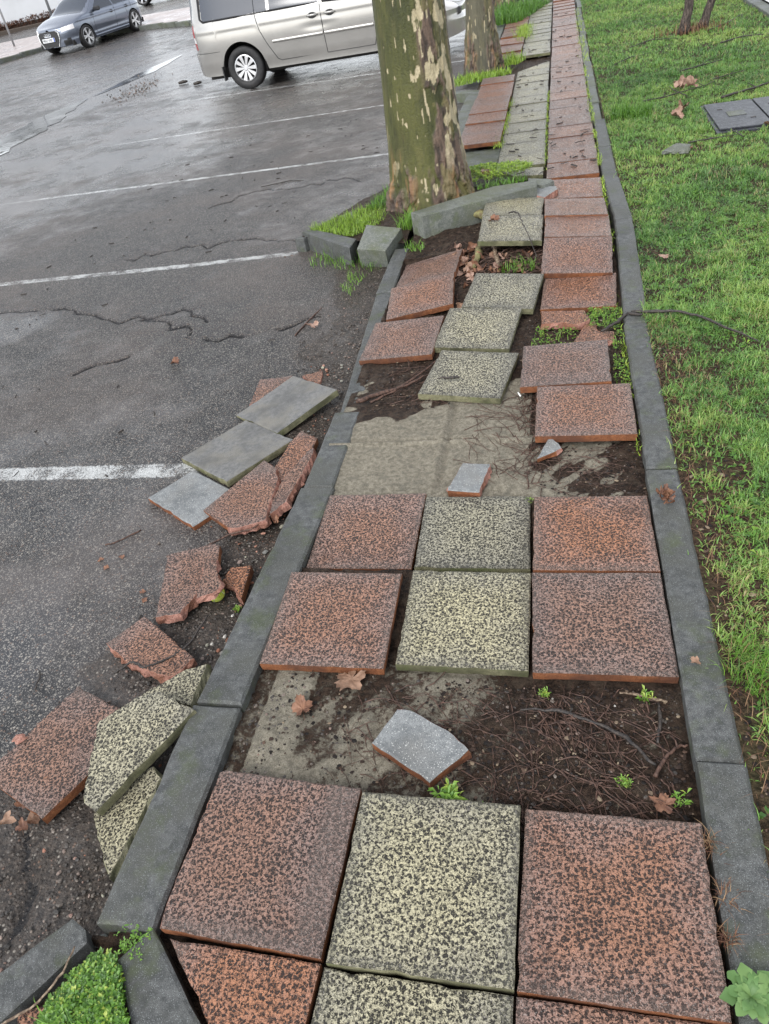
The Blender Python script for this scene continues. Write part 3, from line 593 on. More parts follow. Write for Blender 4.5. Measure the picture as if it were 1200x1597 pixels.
Fb = grid_faces(nu, nv); mv = msk.ravel(); Fb = Fb[mv[Fb].all(1)]
gl = np.exp(-((X + .38) / .010) ** 2) + np.exp(-((Y - 1.30) / .010) ** 2)
soil = np.where(Cz, np.maximum(soil, .42 * np.clip(gl, 0, 1) * flat), soil)
me = npmesh('path_bedding', np.c_[X.ravel(), Y.ravel(), Z.ravel()], Fb, True)
set_attr(me, 'soil', soil.ravel()); set_attr(me, 'flat', (flat + slab).ravel())
s = NT('bedding'); o, v = s.coord(False)
a = s.noise(v, 55, 5, .7); b = s.noise(v, 16, 4, .6); f = s.noise(v, 330, 3, .7)
mort = s.mix(s.ramp(a, .3, .7), (.13, .118, .092), (.28, .255, .20)); mort = s.mix(s.ramp(b, .5, .68, 0, .55), mort, (.115, .11, .09))
mort = s.mix(s.ramp(f, .35, .58, .65, 0), mort, (.06, .05, .035))
soilc = s.mix(s.ramp(a, .35, .68), (.012, .008, .006), (.062, .040, .028)); soilc = s.mix(s.ramp(b, .45, .65, 0, .5), soilc, (.085, .065, .048)); soilc = s.mix(s.ramp(f, .56, .74, 0, .6), soilc, (.20, .14, .095))
sa = s.attr('soil'); sm = s.ramp(s.math('ADD', sa, s.math('MULTIPLY', s.math('SUBTRACT', a, .5), 1.3)), .34, .62)
base = s.mix(sm, mort, soilc)
nb = s.bump(s.math('ADD', s.math('MULTIPLY', a, .8), s.math('MULTIPLY', f, .5)), s.ramp(sm, 0, 1, .005, .018), 1.0)
BED = s.done(base, s.ramp(sm, 0, 1, .85, .6), nb, .15)
tag(link('path_bedding', me, [BED]), kind='structure')
def ground_z(x, y): return float(bed_z(np.array([x * 1.]), np.array([y * 1.]))[0][0])

# ============================================================ asphalt car park
def warp(a, b, fine0, fine1, h, g=1.07):
    out = list(np.arange(fine0, fine1, h)); v = out[-1]; d = h
    while v < b: d *= g; v += d; out.append(v)
    v = fine0; d = h; left = []
    while v > a: d *= g; v -= d; left.append(v)
    return np.array(left[::-1] + out)
xs = warp(-160, 60, -4.8, -.9, .0145); ys = warp(-4, 260, -1.4, 6.8, .0165)
X, Y = np.meshgrid(xs, ys, indexing='ij'); Zt = az(X, Y)
def polydist(X, Y, pts, seed, amp=.03, fr=7):
    rs = np.random.default_rng(seed); P = [np.array(pts[0], float)]
    for a_, b_ in zip(pts[:-1], pts[1:]):
        a_, b_ = np.array(a_), np.array(b_); L = np.hypot(*(b_ - a_)); m = max(2, int(L * 14))
        nrm = np.array([(b_ - a_)[1], -(b_ - a_)[0]]) / L
        for k in range(1, m + 1): P.append(a_ + (b_ - a_) * k / m + nrm * rs.normal(0, amp) * (k < m))
    P = np.array(P); D2 = np.full(X.shape, 9.)
    x0, y0 = P.min(0) - .25; x1, y1 = P.max(0) + .25
    m = (X > x0) & (X < x1) & (Y > y0) & (Y < y1); xx, yy = X[m], Y[m]; dd = np.full(xx.shape, 9.)
    for i in range(len(P) - 1):
        a_, b_ = P[i], P[i + 1]; ab = b_ - a_; t = np.clip(((xx - a_[0]) * ab[0] + (yy - a_[1]) * ab[1]) / (ab @ ab), 0, 1)
        dd = np.minimum(dd, np.hypot(xx - a_[0] - t * ab[0], yy - a_[1] - t * ab[1]) / (.7 + .9 * np.sin((i + seed) * 2.3) ** 2))
    D2[m] = dd; return D2
CR = [([(-4.6, 3.5), (-4.10, 3.44), (-3.62, 3.41), (-2.99, 3.05), (-2.54, 2.96), (-2.02, 2.62), (-1.62, 2.73), (-1.4, 2.9)], 1),
      ([(-2.75, 3.02), (-2.4, 3.1), (-2.2, 2.9)], 2), ([(-3.55, 4.38), (-3.0, 4.55), (-2.51, 4.6), (-2.01, 4.42), (-1.85, 4.4)], 3),
      ([(-3.29, 5.67), (-2.95, 6.1), (-2.4, 6.05), (-2.0, 6.2), (-1.8, 6.0)], 4), ([(-2.9, 2.3), (-2.6, 2.5)], 5), ([(-1.45, -.5), (-1.3, -.7), (-1.35, -1.1)], 7), ([(-2.5, 7.9), (-2.1, 8.3), (-1.8, 8.2)], 8)]
dmin = np.full(X.shape, 9.)
for pts, sd_ in CR: dmin = np.minimum(dmin, polydist(X, Y, pts, sd_))
crack = np.exp(-(dmin / .012) ** 2) * sstep(.3, .45, fbm(X * 6, Y * 6, 2, 2) + .1)
crackw = np.exp(-(dmin / .10) ** 2)
# dark broken zone of soil and gravel along the kerb
edge = -1.36 + .30 * (fbm(Y * 2.2, X * .4, 4, 3) - .5) * 2 + .14 * (fbm(Y * 9, X * 9, 6, 2) - .5)
edge = edge - .18 * np.exp(-((Y - .0) / .5) ** 2) - .22 * sstep(3.0, 3.6, Y) * (1 - sstep(4.2, 4.6, Y)) + .12 * np.exp(-((Y - 1.2) / .4) ** 2)
dirt = sstep(-.16, .16, X - edge) * (Y < 4.4) * np.interp(Y, [2.6, 3.2, 4.4], [1., .75, .6])
dirt = np.maximum(dirt, sstep(-.08, .05, X + 1.08) * (Y < 4.0))
dirt = np.maximum(dirt, .8 * np.exp(-(((X + 8.7 + .2 * (Y - 15)) / .35) ** 2 + ((Y - 15.3) / 1.6) ** 2)) * sstep(.4, .55, fbm(X * 4, Y * 4, 7, 3)))
wet = .30 + .25 * sstep(.35, .75, fbm(X * .55 + 2, Y * .35, 12, 4))
wet = np.maximum(wet, 1.0 * np.exp(-((X + 9.6) / .8) ** 2) * sstep(8, 10, Y) * (1 - sstep(19, 21, Y)))
wet = np.maximum(wet, .62 * sstep(.48, .80, fbm(X * 1.1, Y * 1.3, 30, 4)) * (X < -1.6))
wet = np.maximum(wet, (.45 + .35 * fbm(X * .8, Y * 1.6, 50, 3)) * sstep(2.5, 7, -X * .7 + Y * .35))
wet = np.maximum(wet, .9 * np.exp(-(((X + 1.95) / .35) ** 2 + ((Y - .1) / .6) ** 2)))
Zt = Zt - .012 * crack - .004 * crackw + .012 * dirt * (fbm(X * 14, Y * 14, 1, 4) - .35) * 2 * (Y < 6) + .025 * np.exp(-(((X + 2.4) / .8) ** 2 + ((Y - 2.95) / .35) ** 2)) + .02 * np.exp(-(((X + 1.8) / .8) ** 2 + ((Y - 3.8) / .6) ** 2))
nu, nv = X.shape
me = npmesh('car_park_asphalt', np.c_[X.ravel(), Y.ravel(), Zt.ravel()], grid_faces(nu, nv), True)
set_attr(me, 'crack', crack.ravel()); set_attr(me, 'dirt', dirt.ravel()); set_attr(me, 'wet', wet.ravel())
s = NT('asphalt'); o, v = s.coord(False)
xyz = s.n('SeparateXYZ', {0: o}).outputs
vo = s.n('TexVoronoi', {'Vector': v, 'Scale': 92.}, feature='F1'); vc = s.n('SeparateXYZ', {0: vo.outputs['Color']}).outputs
vo2 = s.n('TexVoronoi', {'Vector': v, 'Scale': 210.}, feature='F1'); vc2 = s.n('SeparateXYZ', {0: vo2.outputs['Color']}).outputs
big = s.noise(v, .9, 4, .6); mid = s.noise(v, 7, 4, .65); fine = s.noise(v, 300, 3, .7)
base = s.mix(s.ramp(mid, .35, .7), (.014, .015, .017), (.034, .033, .033))
stone = s.mix(vc[1], (.06, .055, .05), (.38, .345, .295)); stone = s.mix(s.ramp(vc[2], .6, .9), stone, (.16, .10, .07))
smask = s.math('MULTIPLY', s.ramp(vc[0], .42, .5), s.ramp(vo.outputs['Distance'], .50, .28))
base = s.mix(s.math('MULTIPLY', smask, .92), base, stone)
s2m = s.math('MULTIPLY', s.ramp(vc2[0], .5, .6), s.ramp(vo2.outputs['Distance'], .5, .3))
base = s.mix(s.math('MULTIPLY', s2m, .8), base, (.36, .335, .30))
base = s.mix(s.ramp(fine, .36, .52, .8, 0), base, (.022, .021, .021))
base = s.mix(s.ramp(big, .4, .65, 0, .35), base, (.125, .10, .085))
dirtc = s.mix(s.ramp(s.noise(v, 60, 4, .7), .35, .7), (.022, .018, .015), (.085, .068, .055)); dirtc = s.mix(s.math('MULTIPLY', s.math('MULTIPLY', s.ramp(vc[0], .6, .7), s.ramp(vo.outputs['Distance'], .45, .25)), .8), dirtc, stone)
dm = s.ramp(s.math('ADD', s.attr('dirt'), s.math('MULTIPLY', s.math('SUBTRACT', mid, .5), .8)), .4, .6)
base = s.mix(dm, base, dirtc)
# white bay lines
pm = None
for y0, sl, x0, x1, hw in ((1.235, 0.0, -7, -1.60, .052), (4.075, .0, -6.6, -1.90, .040), (6.925, .004, -6.45, -1.3, .034), (9.68, .008, -6.5, -1.3, .034), (12.57, -.07, -6.8, -1.3, .042), (15.4, 0, -6.8, -1.3, .042), (18.2, 0, -6.8, -1.3, .042), (21.0, 0, -6.8, -1.3, .042)):
    yc = s.math('ADD', s.math('MULTIPLY', s.math('ADD', xyz[0], 3.), sl), y0)
    dd = s.math('ABSOLUTE', s.math('SUBTRACT', xyz[1], yc))
    q = s.ramp(s.math('ADD', dd, s.math('MULTIPLY', s.math('SUBTRACT', s.noise(v, 40, 3, .7), .5), .05)), hw + .008, hw - .006)
    q = s.math('MULTIPLY', q, s.math('MULTIPLY', s.ramp(xyz[0], x0 - .5, x0 + .9), s.ramp(xyz[0], x1 + .04, x1 - .03)))
    pm = q if pm is None else s.math('MAXIMUM', pm, q)
wearn = s.math('ADD', s.math('MULTIPLY', s.noise(v, 130, 3, .75), .6), s.math('MULTIPLY', s.noise(v, 9, 3), .4))
wear = s.ramp(wearn, .43, .55)
pmk = s.math('MULTIPLY', s.math('MULTIPLY', pm, wear), s.math('SUBTRACT', 1.0, s.math('MULTIPLY', dm, .8)))
base = s.mix(s.math('MULTIPLY', pmk, .88), base, s.mix(s.ramp(fine, .35, .6), (.34, .35, .34), (.62, .63, .62)))
cr = s.attr('crack'); base = s.mix(s.ramp(s.math('ADD', cr, s.math('MULTIPLY', s.math('SUBTRACT', s.noise(v, 60, 3), .5), 1.4)), .45, .75), base, (.010, .009, .009))
wa = s.ramp(s.math('ADD', s.attr('wet'), s.math('MULTIPLY', s.math('SUBTRACT', s.noise(v, 3.5, 4, .6), .5), .7)), .25, .85)
h = s.math('ADD', s.math('MULTIPLY', s.ramp(vo.outputs['Distance'], 0, .6, 1, 0), .7), s.math('MULTIPLY', fine, .8))
nb = s.bump(h, .0065, s.ramp(wa, 0, 1, 1.0, .30))
base = s.mix(s.math('MULTIPLY', wa, .15), base, (.05, .052, .06))
M['asphalt'] = s.done(base, s.ramp(wa, 0, 1, .46, .20), nb, s.ramp(wa, 0, 1, .22, .42))
tag(link('car_park_asphalt', me, [M['asphalt']]), kind='structure')
def asph_z(x, y): return float(az(x, y))


# ============================================================ lawn
LX0 = lambda y: np.interp(y, [-1, .5, 1, 1.6, 2.2, 3, 3.7, 4.6, 6.5, 9, 20], [.53, .525, .52, .51, .50, .505, .53, .535, .52, .51, .51])
xs = np.concatenate([np.arange(.5, 3.0, .02)]); ys = np.concatenate([np.arange(-2.5, 14, .02), np.arange(14, 30, .1)])
X, Y = np.meshgrid(xs, ys, indexing='ij')
def lawn_z(x, y): return -.022 + far(y) + .030 * (fbm(np.asarray(x) * 2.1, np.asarray(y) * 2.1, 2, 3) - .5) * sstep(.5, .8, x) + .016 * (fbm(np.asarray(x) * 14, np.asarray(y) * 14, 6, 3) - .5)
Z = lawn_z(X, Y)
me = npmesh('lawn_soil', np.c_[(X + (X < .505) * .005).ravel(), Y.ravel(), Z.ravel()], grid_faces(*X.shape), True)
s = NT('lawn_soil'); o, v = s.coord(False)
a = s.noise(v, 60, 4, .7); b = s.noise(v, 2.2, 4, .6); f = s.noise(v, 330, 2, .7)
base = s.mix(s.ramp(a, .35, .7), (.020, .013, .009), (.085, .055, .036)); base = s.mix(s.ramp(f, .55, .75, 0, .6), base, (.15, .105, .07))
base = s.mix(s.ramp(b, .45, .7, 0, .4), base, s.mix(s.ramp(a, .3, .7), (.022, .028, .010), (.070, .080, .030)))
tag(link('lawn_soil', me, [s.done(base, .8, s.bump(a, .016, 1.0), .12)]), kind='structure')
def leafmat(name, ramp_cols, rough=.42, trans=.25, spec=.5):
    s = NT(name); f = s.attr('shade'); cr = s.n('ValToRGB', {0: f}).outputs[0]; nd = cr.node; el = nd.color_ramp.elements
    el[0].position = ramp_cols[0][0]; el[0].color = (*ramp_cols[0][1], 1); el[1].position = ramp_cols[-1][0]; el[1].color = (*ramp_cols[-1][1], 1)
    for p, c in ramp_cols[1:-1]: e = el.new(p); e.color = (*c, 1)
    b = s.n('BsdfPrincipled', {'Base Color': cr, 'Roughness': rough, 'Specular IOR Level': spec})
    t = s.n('BsdfTranslucent', {'Color': cr}); m = s.n('MixShader', {0: trans, 1: b.outputs[0], 2: t.outputs[0]})
    s.t.links.new(m.outputs[0], s.out.inputs['Surface']); return s.m
M['grass'] = leafmat('grass_blades', [(0, (.038, .088, .024)), (.35, (.090, .200, .045)), (.62, (.155, .300, .062)), (.82, (.26, .39, .085)), (.9, (.36, .33, .14)), (1, (.28, .20, .12))])
M['weed'] = leafmat('weed_leaves', [(0, (.045, .115, .018)), (.5, (.105, .235, .028)), (.85, (.20, .36, .045)), (1, (.34, .42, .07))])
M['lime'] = leafmat('lime_weed', [(0, (.09, .17, .02)), (.5, (.24, .38, .04)), (1, (.42, .52, .08))])
M['dry'] = leafmat('dead_grass', [(0, (.07, .03, .02)), (.5, (.17, .085, .05)), (1, (.30, .20, .11))], .7, .15, .3)
def blades(name, x, y, z, L, W, shade, lean, seed, mat, seg=3):
    r = np.random.default_rng(seed); n = len(x); th = r.uniform(0, 2 * np.pi, n); tw = th + np.pi / 2 + r.normal(0, .5, n)
    ln = np.clip(r.normal(lean, .35, n), .05, 1.45)
    V = np.zeros((n, seg * 2 + 1, 3)); 
    for k in range(seg + 1):
        t = k / seg; ang = ln * t ** 1.2 * 1.1
        hz = L * (np.sin(ang) * t) ; up = L * t * np.cos(ang * .9)
        cx = x + np.cos(th) * hz; cy = y + np.sin(th) * hz; cz = z + up
        wv = W * (1 - t ** 1.6) * .5 if k < seg else None
        if k < seg:
            V[:, 2 * k] = np.stack([cx - np.cos(tw) * wv, cy - np.sin(tw) * wv, cz], -1); V[:, 2 * k + 1] = np.stack([cx + np.cos(tw) * wv, cy + np.sin(tw) * wv, cz], -1)
        else: V[:, 2 * k] = np.stack([cx, cy, cz], -1)
    m = seg * 2 + 1; b = (np.arange(n) * m)[:, None]
    q = np.concatenate([b + np.array([2 * k, 2 * k + 1, 2 * k + 3, 2 * k + 2]) for k in range(seg - 1)]) if seg > 1 else np.zeros((0, 4), int)
    t3 = b + np.array([2 * seg - 2, 2 * seg - 1, 2 * seg])
    me = npmesh(name, V.reshape(-1, 3), [q, t3], True); set_attr(me, 'shade', np.repeat(shade, m))
    return link(name, me, [mat])
def rosettes(name, x, y, z, R, leaves, shade, seed, mat, up=.25, wide=.42):
    """small leafy plants: each leaf a bent diamond of 2 quads"""
    r = np.random.default_rng(seed); n = len(x); Vs = []; Sh = []
    for k in range(leaves):
        th = r.uniform(0, 2 * np.pi, n); l = R * r.uniform(.5, 1.1, n); u = l * np.clip(r.normal(up, .25, n), -.05, 1.2); w_ = l * wide * r.uniform(.7, 1.2, n)
        c, s_ = np.cos(th), np.sin(th)
        def P(t, side, h): return np.stack([x + c * l * t - s_ * w_ * side, y + s_ * l * t + c * w_ * side, z + u * h], -1)
        V = np.stack([P(.05, 0, .0), P(.55, .5, 1.0), P(.6, 0, .85), P(1, 0, .8), P(.55, -.5, 1.0)], 1); Vs.append(V); Sh.append(np.clip(shade + r.normal(0, .1, n), 0, 1))
    V = np.concatenate(Vs); S = np.concatenate(Sh); b = (np.arange(len(V)) * 5)[:, None]
    F = np.concatenate([b + np.array([0, 2, 3, 1])[[0, 1, 2, 3]], b + np.array([0, 4, 3, 2])])
    me = npmesh(name, V.reshape(-1, 3), F, True); set_attr(me, 'shade', np.repeat(S, 5)); return link(name, me, [mat])
r = np.random.default_rng(5)
def scatter(n, x0, x1, y0, y1): return r.uniform(x0, x1, n), r.uniform(y0, y1, n)
XS, YS, LS, WS, SS = [], [], [], [], []
def vis(x, y): return x < .54 + .215 * (y + 1.3) + .55
COVER = np.array([(1.36, 5.58), (1.36, 6.62), (2.2, 6.62), (2.2, 5.45)])
def lawn_density(x, y):
    n = fbm(x * 3.2, y * 3.2, 11, 4); n2 = fbm(x * 11, y * 11, 14, 3)
    bare = sstep(.47, .36, n * .6 + n2 * .4) * .92
    edgeb = (1 - sstep(.02, .17, x - LX0(y))) * (1 - sstep(1.6, 2.4, y)) * .92 * sstep(.36, .52, n2 + .05)
    d = (1 - bare * np.interp(y, [1, 4], [1., .35])) * (1 - edgeb)
    d = np.where(inpoly(x, y, COVER), 0, d); d = np.where((x < LX0(y) + .004), .02, d); return d
for (y0, y1, dens, L, W) in ((-1.4, 1.6, 38000, .029, .0044), (1.6, 4.0, 29000, .029, .0048), (4.0, 8.5, 13000, .034, .0058), (8.5, 24, 4500, .040, .008)):
    x1 = min(2.85, .54 + .215 * (y1 + 1.3) + .6); n = int(dens * (x1 - .5) * (y1 - y0))
    x, y = scatter(n, .49, x1, y0, y1); k = vis(x, y) & (r.random(n) < lawn_density(x, y)); x, y = x[k], y[k]
    cl = fbm(x * 16, y * 16, 3, 2); pat = fbm(x * 1.6, y * 1.6, 7, 3)
    k = r.random(len(x)) < .35 + 1.4 * sstep(.38, .6, cl); x, y, cl, pat = x[k], y[k], cl[k], pat[k]
    tall = 1 + .6 * sstep(.58, .7, fbm(x * 4, y * 4, 15, 2))
    XS.append(x); YS.append(y); LS.append(L * r.uniform(.4, 1.3, len(x)) * tall * (.55 + .9 * cl)); WS.append(W * r.uniform(.6, 1.3, len(x)))
    sh = np.clip(.50 + .9 * (pat - .5) + .6 * (cl - .5) + r.normal(0, .13, len(x)), 0, .84); sh = np.where(r.random(len(x)) < .035 + .12 * sstep(.5, .7, fbm(x * 5, y * 5, 23, 2)), r.uniform(.86, 1, len(x)), sh); SS.append(sh)
x, y = np.concatenate(XS), np.concatenate(YS)
o = blades('lawn_grass', x, y, lawn_z(x, y) - .003, np.concatenate(LS), np.concatenate(WS), np.concatenate(SS), .85, 3, M['grass'])
tag(o, kind='stuff'); print('blades', len(x))
n = 14000; x, y = scatter(n, .55, 2.6, -1.2, 10); k = vis(x, y) & (r.random(n) < sstep(.47, .58, fbm(x * 2.4, y * 2.4, 31, 3))) & ~inpoly(x, y, COVER); x, y = x[k], y[k]
tag(rosettes('clover_and_weeds', x, y, lawn_z(x, y) + r.uniform(.0, .022, len(x)), r.uniform(.012, .028, len(x)), 5, np.clip(r.normal(.33, .18, len(x)), 0, 1), 6, M['weed'], .2, .5), kind='stuff')
# straw litter on the bare strip
n = 900; y = r.uniform(-1.2, 2.2, n); x = LX0(y) + np.abs(r.normal(.0, .12, n)) + .01
tag(blades('straw_litter', x, y, lawn_z(x, y) + .001, r.uniform(.03, .09, n), np.full(n, .002), r.uniform(.2, 1, n), 1.35, 8, M['dry']), kind='stuff')

# ============================================================ weeds in joints and pits
def strip(n, x, y0, y1, w): return x + r.normal(0, w, n), r.uniform(y0, y1, n)
def tuftpts(cx, cy, n, s): return cx + r.normal(0, s, n), cy + r.normal(0, s, n)
jx, jy, jz, jl = [], [], [], []
for (n, x, y0, y1, w_, z0, L) in ((520, -.435, 5.9, 8.0, .02, .0, .055), (900, -.46, 12.2, 13.8, .07, .02, .09), (420, -.015, 5.0, 8.2, .007, .0, .022), (700, .408, 5.0, 9.5, .010, .0, .035), (500, .43, 9.5, 15, .03, .02, .05),
                                  (300, .405, 3.1, 4.6, .006, .02, .03), (160, .40, 1.1, 2.6, .010, -.04, .03)):
    a, b = strip(n, x, y0, y1, w_); k = r.random(n) < .25 + sstep(.4, .6, fbm(a * 2, b * 3.5, 44, 2)); a, b = a[k], b[k]
    jx.append(a); jy.append(b); jz.append(z0 + far(b)); jl.append(L * r.uniform(.4, 1.2, len(a)))
a, b, c, l = map(np.concatenate, (jx, jy, jz, jl))
tag(blades('joint_weeds', a, b, c, l, np.full(len(a), .005), np.clip(r.normal(.6, .2, len(a)), 0, 1), .8, 9, M['lime']), kind='stuff')
def patch(name, poly, n, zf, R, mat, label, cat, seed, sh=(.5, .18), L=None, grassn=0, gl=.07, leaves=5):
    P = np.array(poly); x, y = scatter(n * 4, P[:, 0].min(), P[:, 0].max(), P[:, 1].min(), P[:, 1].max()); k = inpoly(x, y, P) & ((fbm(x * 18, y * 18, seed, 2) > .36) | (n > 4000)); x, y = x[k][:n], y[k][:n]
    z = zf(x, y) if callable(zf) else np.full(len(x), zf)
    if grassn: z = z
    o = rosettes(name, x, y, z + r.uniform(0, 1, len(x)) ** .6 * R * 1.6, R * r.uniform(.6, 1.2, len(x)), leaves, np.clip(sh[0] + r.normal(0, sh[1], len(x)) , 0, 1), seed, mat, .35, .5)
    return tag(o, label, cat)
# bright cushion in the bottom left pit
P = [(-.965, -.86), (-.93, -.85), (-.89, -.865), (-.86, -.90), (-.80, -.99), (-.74, -1.14), (-.99, -1.14), (-1.03, -1.03), (-1.00, -.93)]
def cush(x, y):
    d = np.hypot((x + .89) / .14, (y + .98) / .16); return -.045 + .034 * np.clip(1 - d ** 2, 0, 1) + .026 * (fbm(x * 26, y * 26, 2, 2) - .5)
patch('chickweed_cushion', P, 4600, cush, .0135, M['weed'], 'dense bright green weed cushion filling the corner pit at the bottom left', 'weed patch', 51, (.5, .28), leaves=5)
x, y = tuftpts(-.955, -1.02, 46, .028)
tag(blades('grass_tuft', x, y, np.full(46, -.045), r.uniform(.05, .10, 46), np.full(46, .0045), r.uniform(.5, .85, 46), 1.1, 52, M['weed'], 5), 'loose pale grass blades over the edge of the weed cushion', 'grass tuft')
x, y = tuftpts(-.865, -.832, 90, .02)
tag(rosettes('small_weed', x, y, -.03 + r.uniform(0, .025, 90), np.full(90, .010), 4, np.full(90, .6), 53, M['weed']), 'little green weed at the foot of the nearest left kerb stone', 'weed')
# cover right of the near tree, behind the leaning kerb
def mz(x, y): return .045 + .05 * np.exp(-(((x + .5) / .25) ** 2 + ((y - 4.85) / .2) ** 2))
patch('creeping_weed', [(-.62, 4.62), (-.40, 4.66), (-.14, 4.88), (-.10, 5.02), (-.22, 5.12), (-.50, 5.16), (-.66, 5.0)], 1900, mz, .020, M['lime'], 'yellow green weed patch between the near plane tree and the leaning kerb stone', 'weed patch', 54, (.5, .2), leaves=4)
def gpatch(name, poly, n, z0, L, mat, label, seed, W=.0045, lean=.7, sh=.6, cat='grass tuft'):
    P = np.array(poly); x, y = scatter(n * 4, P[:, 0].min(), P[:, 0].max(), P[:, 1].min(), P[:, 1].max()); k = inpoly(x, y, P); x, y = x[k][:n], y[k][:n]
    cl = fbm(x * 20, y * 20, seed, 2); z = z0(x, y) if callable(z0) else np.full(len(x), z0)
    return tag(blades(name, x, y, z, L * r.uniform(.35, 1.2, len(x)) * (.5 + cl), np.full(len(x), W), np.clip(r.normal(sh, .15, len(x)), 0, .85), lean, seed, mat), label, cat)
gpatch('grass_tuft', [(-1.80, 4.16), (-1.40, 3.96), (-1.22, 4.12), (-1.18, 4.5), (-1.45, 4.60), (-1.66, 4.42)], 2600, -.015, .055, M['lime'], 'bright grass filling the tree pit left of the near trunk', 61, sh=.35)
gpatch('grass_tuft', [(-1.42, 4.55), (-1.20, 4.45), (-1.15, 4.95), (-1.32, 4.98)], 900, -.01, .075, M['weed'], 'darker grass tuft behind the left side of the near trunk', 62, sh=.45)
gpatch('grass_tuft', [(-1.06, 3.98), (-.96, 3.98), (-.94, 4.20), (-1.02, 4.24)], 220, -.02, .12, M['weed'], 'grass tuft between the wedge shaped kerb stone and the leaning one', 63, sh=.65)
gpatch('grass_tuft', [(-1.70, 3.72), (-1.1, 3.5), (-1.12, 3.86), (-1.4, 3.86), (-1.7, 3.98)], 260, -.13, .09, M['weed'], 'thin grass along the foot of the tipped kerb stone', 64, sh=.6)
gpatch('grass_tuft', [(-1.36, 3.25), (-1.24, 3.1), (-1.2, 3.45), (-1.3, 3.5)], 90, -.12, .06, M['weed'], 'small grass sprig in the dark debris before the tipped kerb stone', 65, sh=.65)
gpatch('grass_tuft', [(-.55, 4.50), (-.2, 4.5), (-.12, 4.62), (-.35, 4.68)], 200, .06, .07, M['weed'], 'grass along the top of the leaning kerb stone near the broken chunks', 66, sh=.5)
gpatch('grass_tuft', [(-.26, 3.0), (-.05, 3.0), (-.05, 3.14), (-.22, 3.16)], 110, -.02, .06, M['weed'], 'small grass tuft in the root hollow before the raised cream slab', 67, sh=.5)
gpatch('grass_tuft', [(-.95, 3.55), (-.82, 3.5), (-.80, 3.62), (-.9, 3.66)], 70, -.02, .07, M['weed'], 'little grass tuft behind the tilted red slabs', 68, sh=.6)
def wz(x, y): return -.03 + 0 * x
for (p, n, lab, sd_) in (([(.17, 2.28), (.40, 2.22), (.40, 2.46), (.25, 2.48)], 300, 'lush weed clump by the right kerb behind the snapped slab', 71), ([(-.05, 2.05), (.16, 2.02), (.18, 2.25), (-.02, 2.3)], 130, 'low weeds in the dark soil beside the skewed cream slabs', 72),
                         ([(.33, 1.62), (.40, 1.62), (.40, 2.2), (.35, 2.2)], 150, 'weeds in the gap between a loose red slab and the right kerb', 73)):
    patch('small_weed', p, n, -.05, .012, M['weed'], lab, 'weed', sd_, (.62, .2), leaves=4)
    gpatch('grass_tuft', p, n // 4, -.05, .055, M['weed'], lab.replace('weeds', 'grass blades').replace('weed clump', 'grass blades'), sd_ + 20, W=.0035, sh=.7)
# far pits
gpatch('grass_tuft', [(-1.30, 9.4), (-.78, 9.55), (-.5, 9.8), (-.55, 10.1), (-1.2, 10.0), (-1.42, 9.8)], 900, -.02, .09, M['lime'], 'grass at the foot of the second plane tree', 81, W=.009, sh=.4)
gpatch('grass_tuft', [(-.72, 10.3), (-.45, 10.3), (-.35, 10.6), (-.6, 10.9)], 380, .0, .13, M['lime'], 'green tuft to the right of the second plane tree', 82, W=.009, sh=.4)
gpatch('grass_tuft', [(-1.1, 14.6), (-.6, 14.6), (-.35, 15.5), (-.06, 16.6), (-.5, 16.9), (-1.1, 16.9)], 2600, .03, .22, M['weed'], 'tall dark grass around the third plane tree', 83, W=.012, sh=.35)
gpatch('grass_tuft', [(.56, 6.5), (.92, 6.4), (.95, 6.75), (.6, 6.8)], 500, -.02, .14, M['weed'], 'tall grass tuft on the lawn edge where the dark kerb stones begin', 84, W=.007, sh=.4)
gpatch('grass_tuft', [(.52, .02), (.62, -.08), (.66, .12), (.58, .2)], 260, -.02, .07, M['weed'], 'grass tuft leaning over the right kerb beside the near row of slabs', 85, W=.0025, sh=.5)
# little plants in the bare soil gap
for i, (cx, cy, n, R, lab) in enumerate(((-.185, -.392, 60, .030, 'pale green weed at the front corner of the grey chunk'), (.245, -.30, 26, .012, 'tiny pale weed in the dark soil, left of the dead leaf'),
        (.376, -.33, 12, .016, 'yellow green seedling beside the dead leaf by the right kerb'), (.045, -.035, 30, .011, 'little weed under the front edge of the near red slab'), (.315, -.035, 14, .02, 'two bladed sprout under the right corner of the red slab'),
        (.425, .72, 12, .012, 'tiny weed at the right kerb beside the brown leaf clump'), (-.018, .85, 10, .010, 'tiny sprig in the joint between the cream and red slabs'), (-1.06, .33, 40, .010, 'fine green sprig by the kerb near the tennis ball'), (-.10, -.40, 20, .010, 'tiny weed at the joint of the near cream and red slabs'))):
    x, y = tuftpts(cx, cy, n, R * .6); z0 = (ground_z(cx, cy) if cx > -.9 else -.14); z0 = max(z0, -.06 if cx > -.9 else -.14)
    tag(rosettes('small_weed', x, y, z0 + r.uniform(0, R, n), np.full(n, R), 3, np.clip(r.normal(.8, .12, n), 0, 1), 90 + i, M['weed'], .7, .3), lab, 'weed')
# brown dried weeds in the joint by the right kerb
for i, (cx, cy) in enumerate(((.418, -.46), (.432, -.575), (.425, -.655))):
    x, y = tuftpts(cx, cy, 70, .010)
    tag(blades('dried_weed', x, y, np.full(70, -.02), r.uniform(.02, .05, 70), np.full(70, .0028), r.uniform(0, 1, 70), .9, 110 + i, M['dry']), ['reddish dried weed in the right joint, farthest of three', 'brown dried weed in the right joint, middle of three', 'brown dried weed in the right joint just above the rosette'][i], 'dried weed')
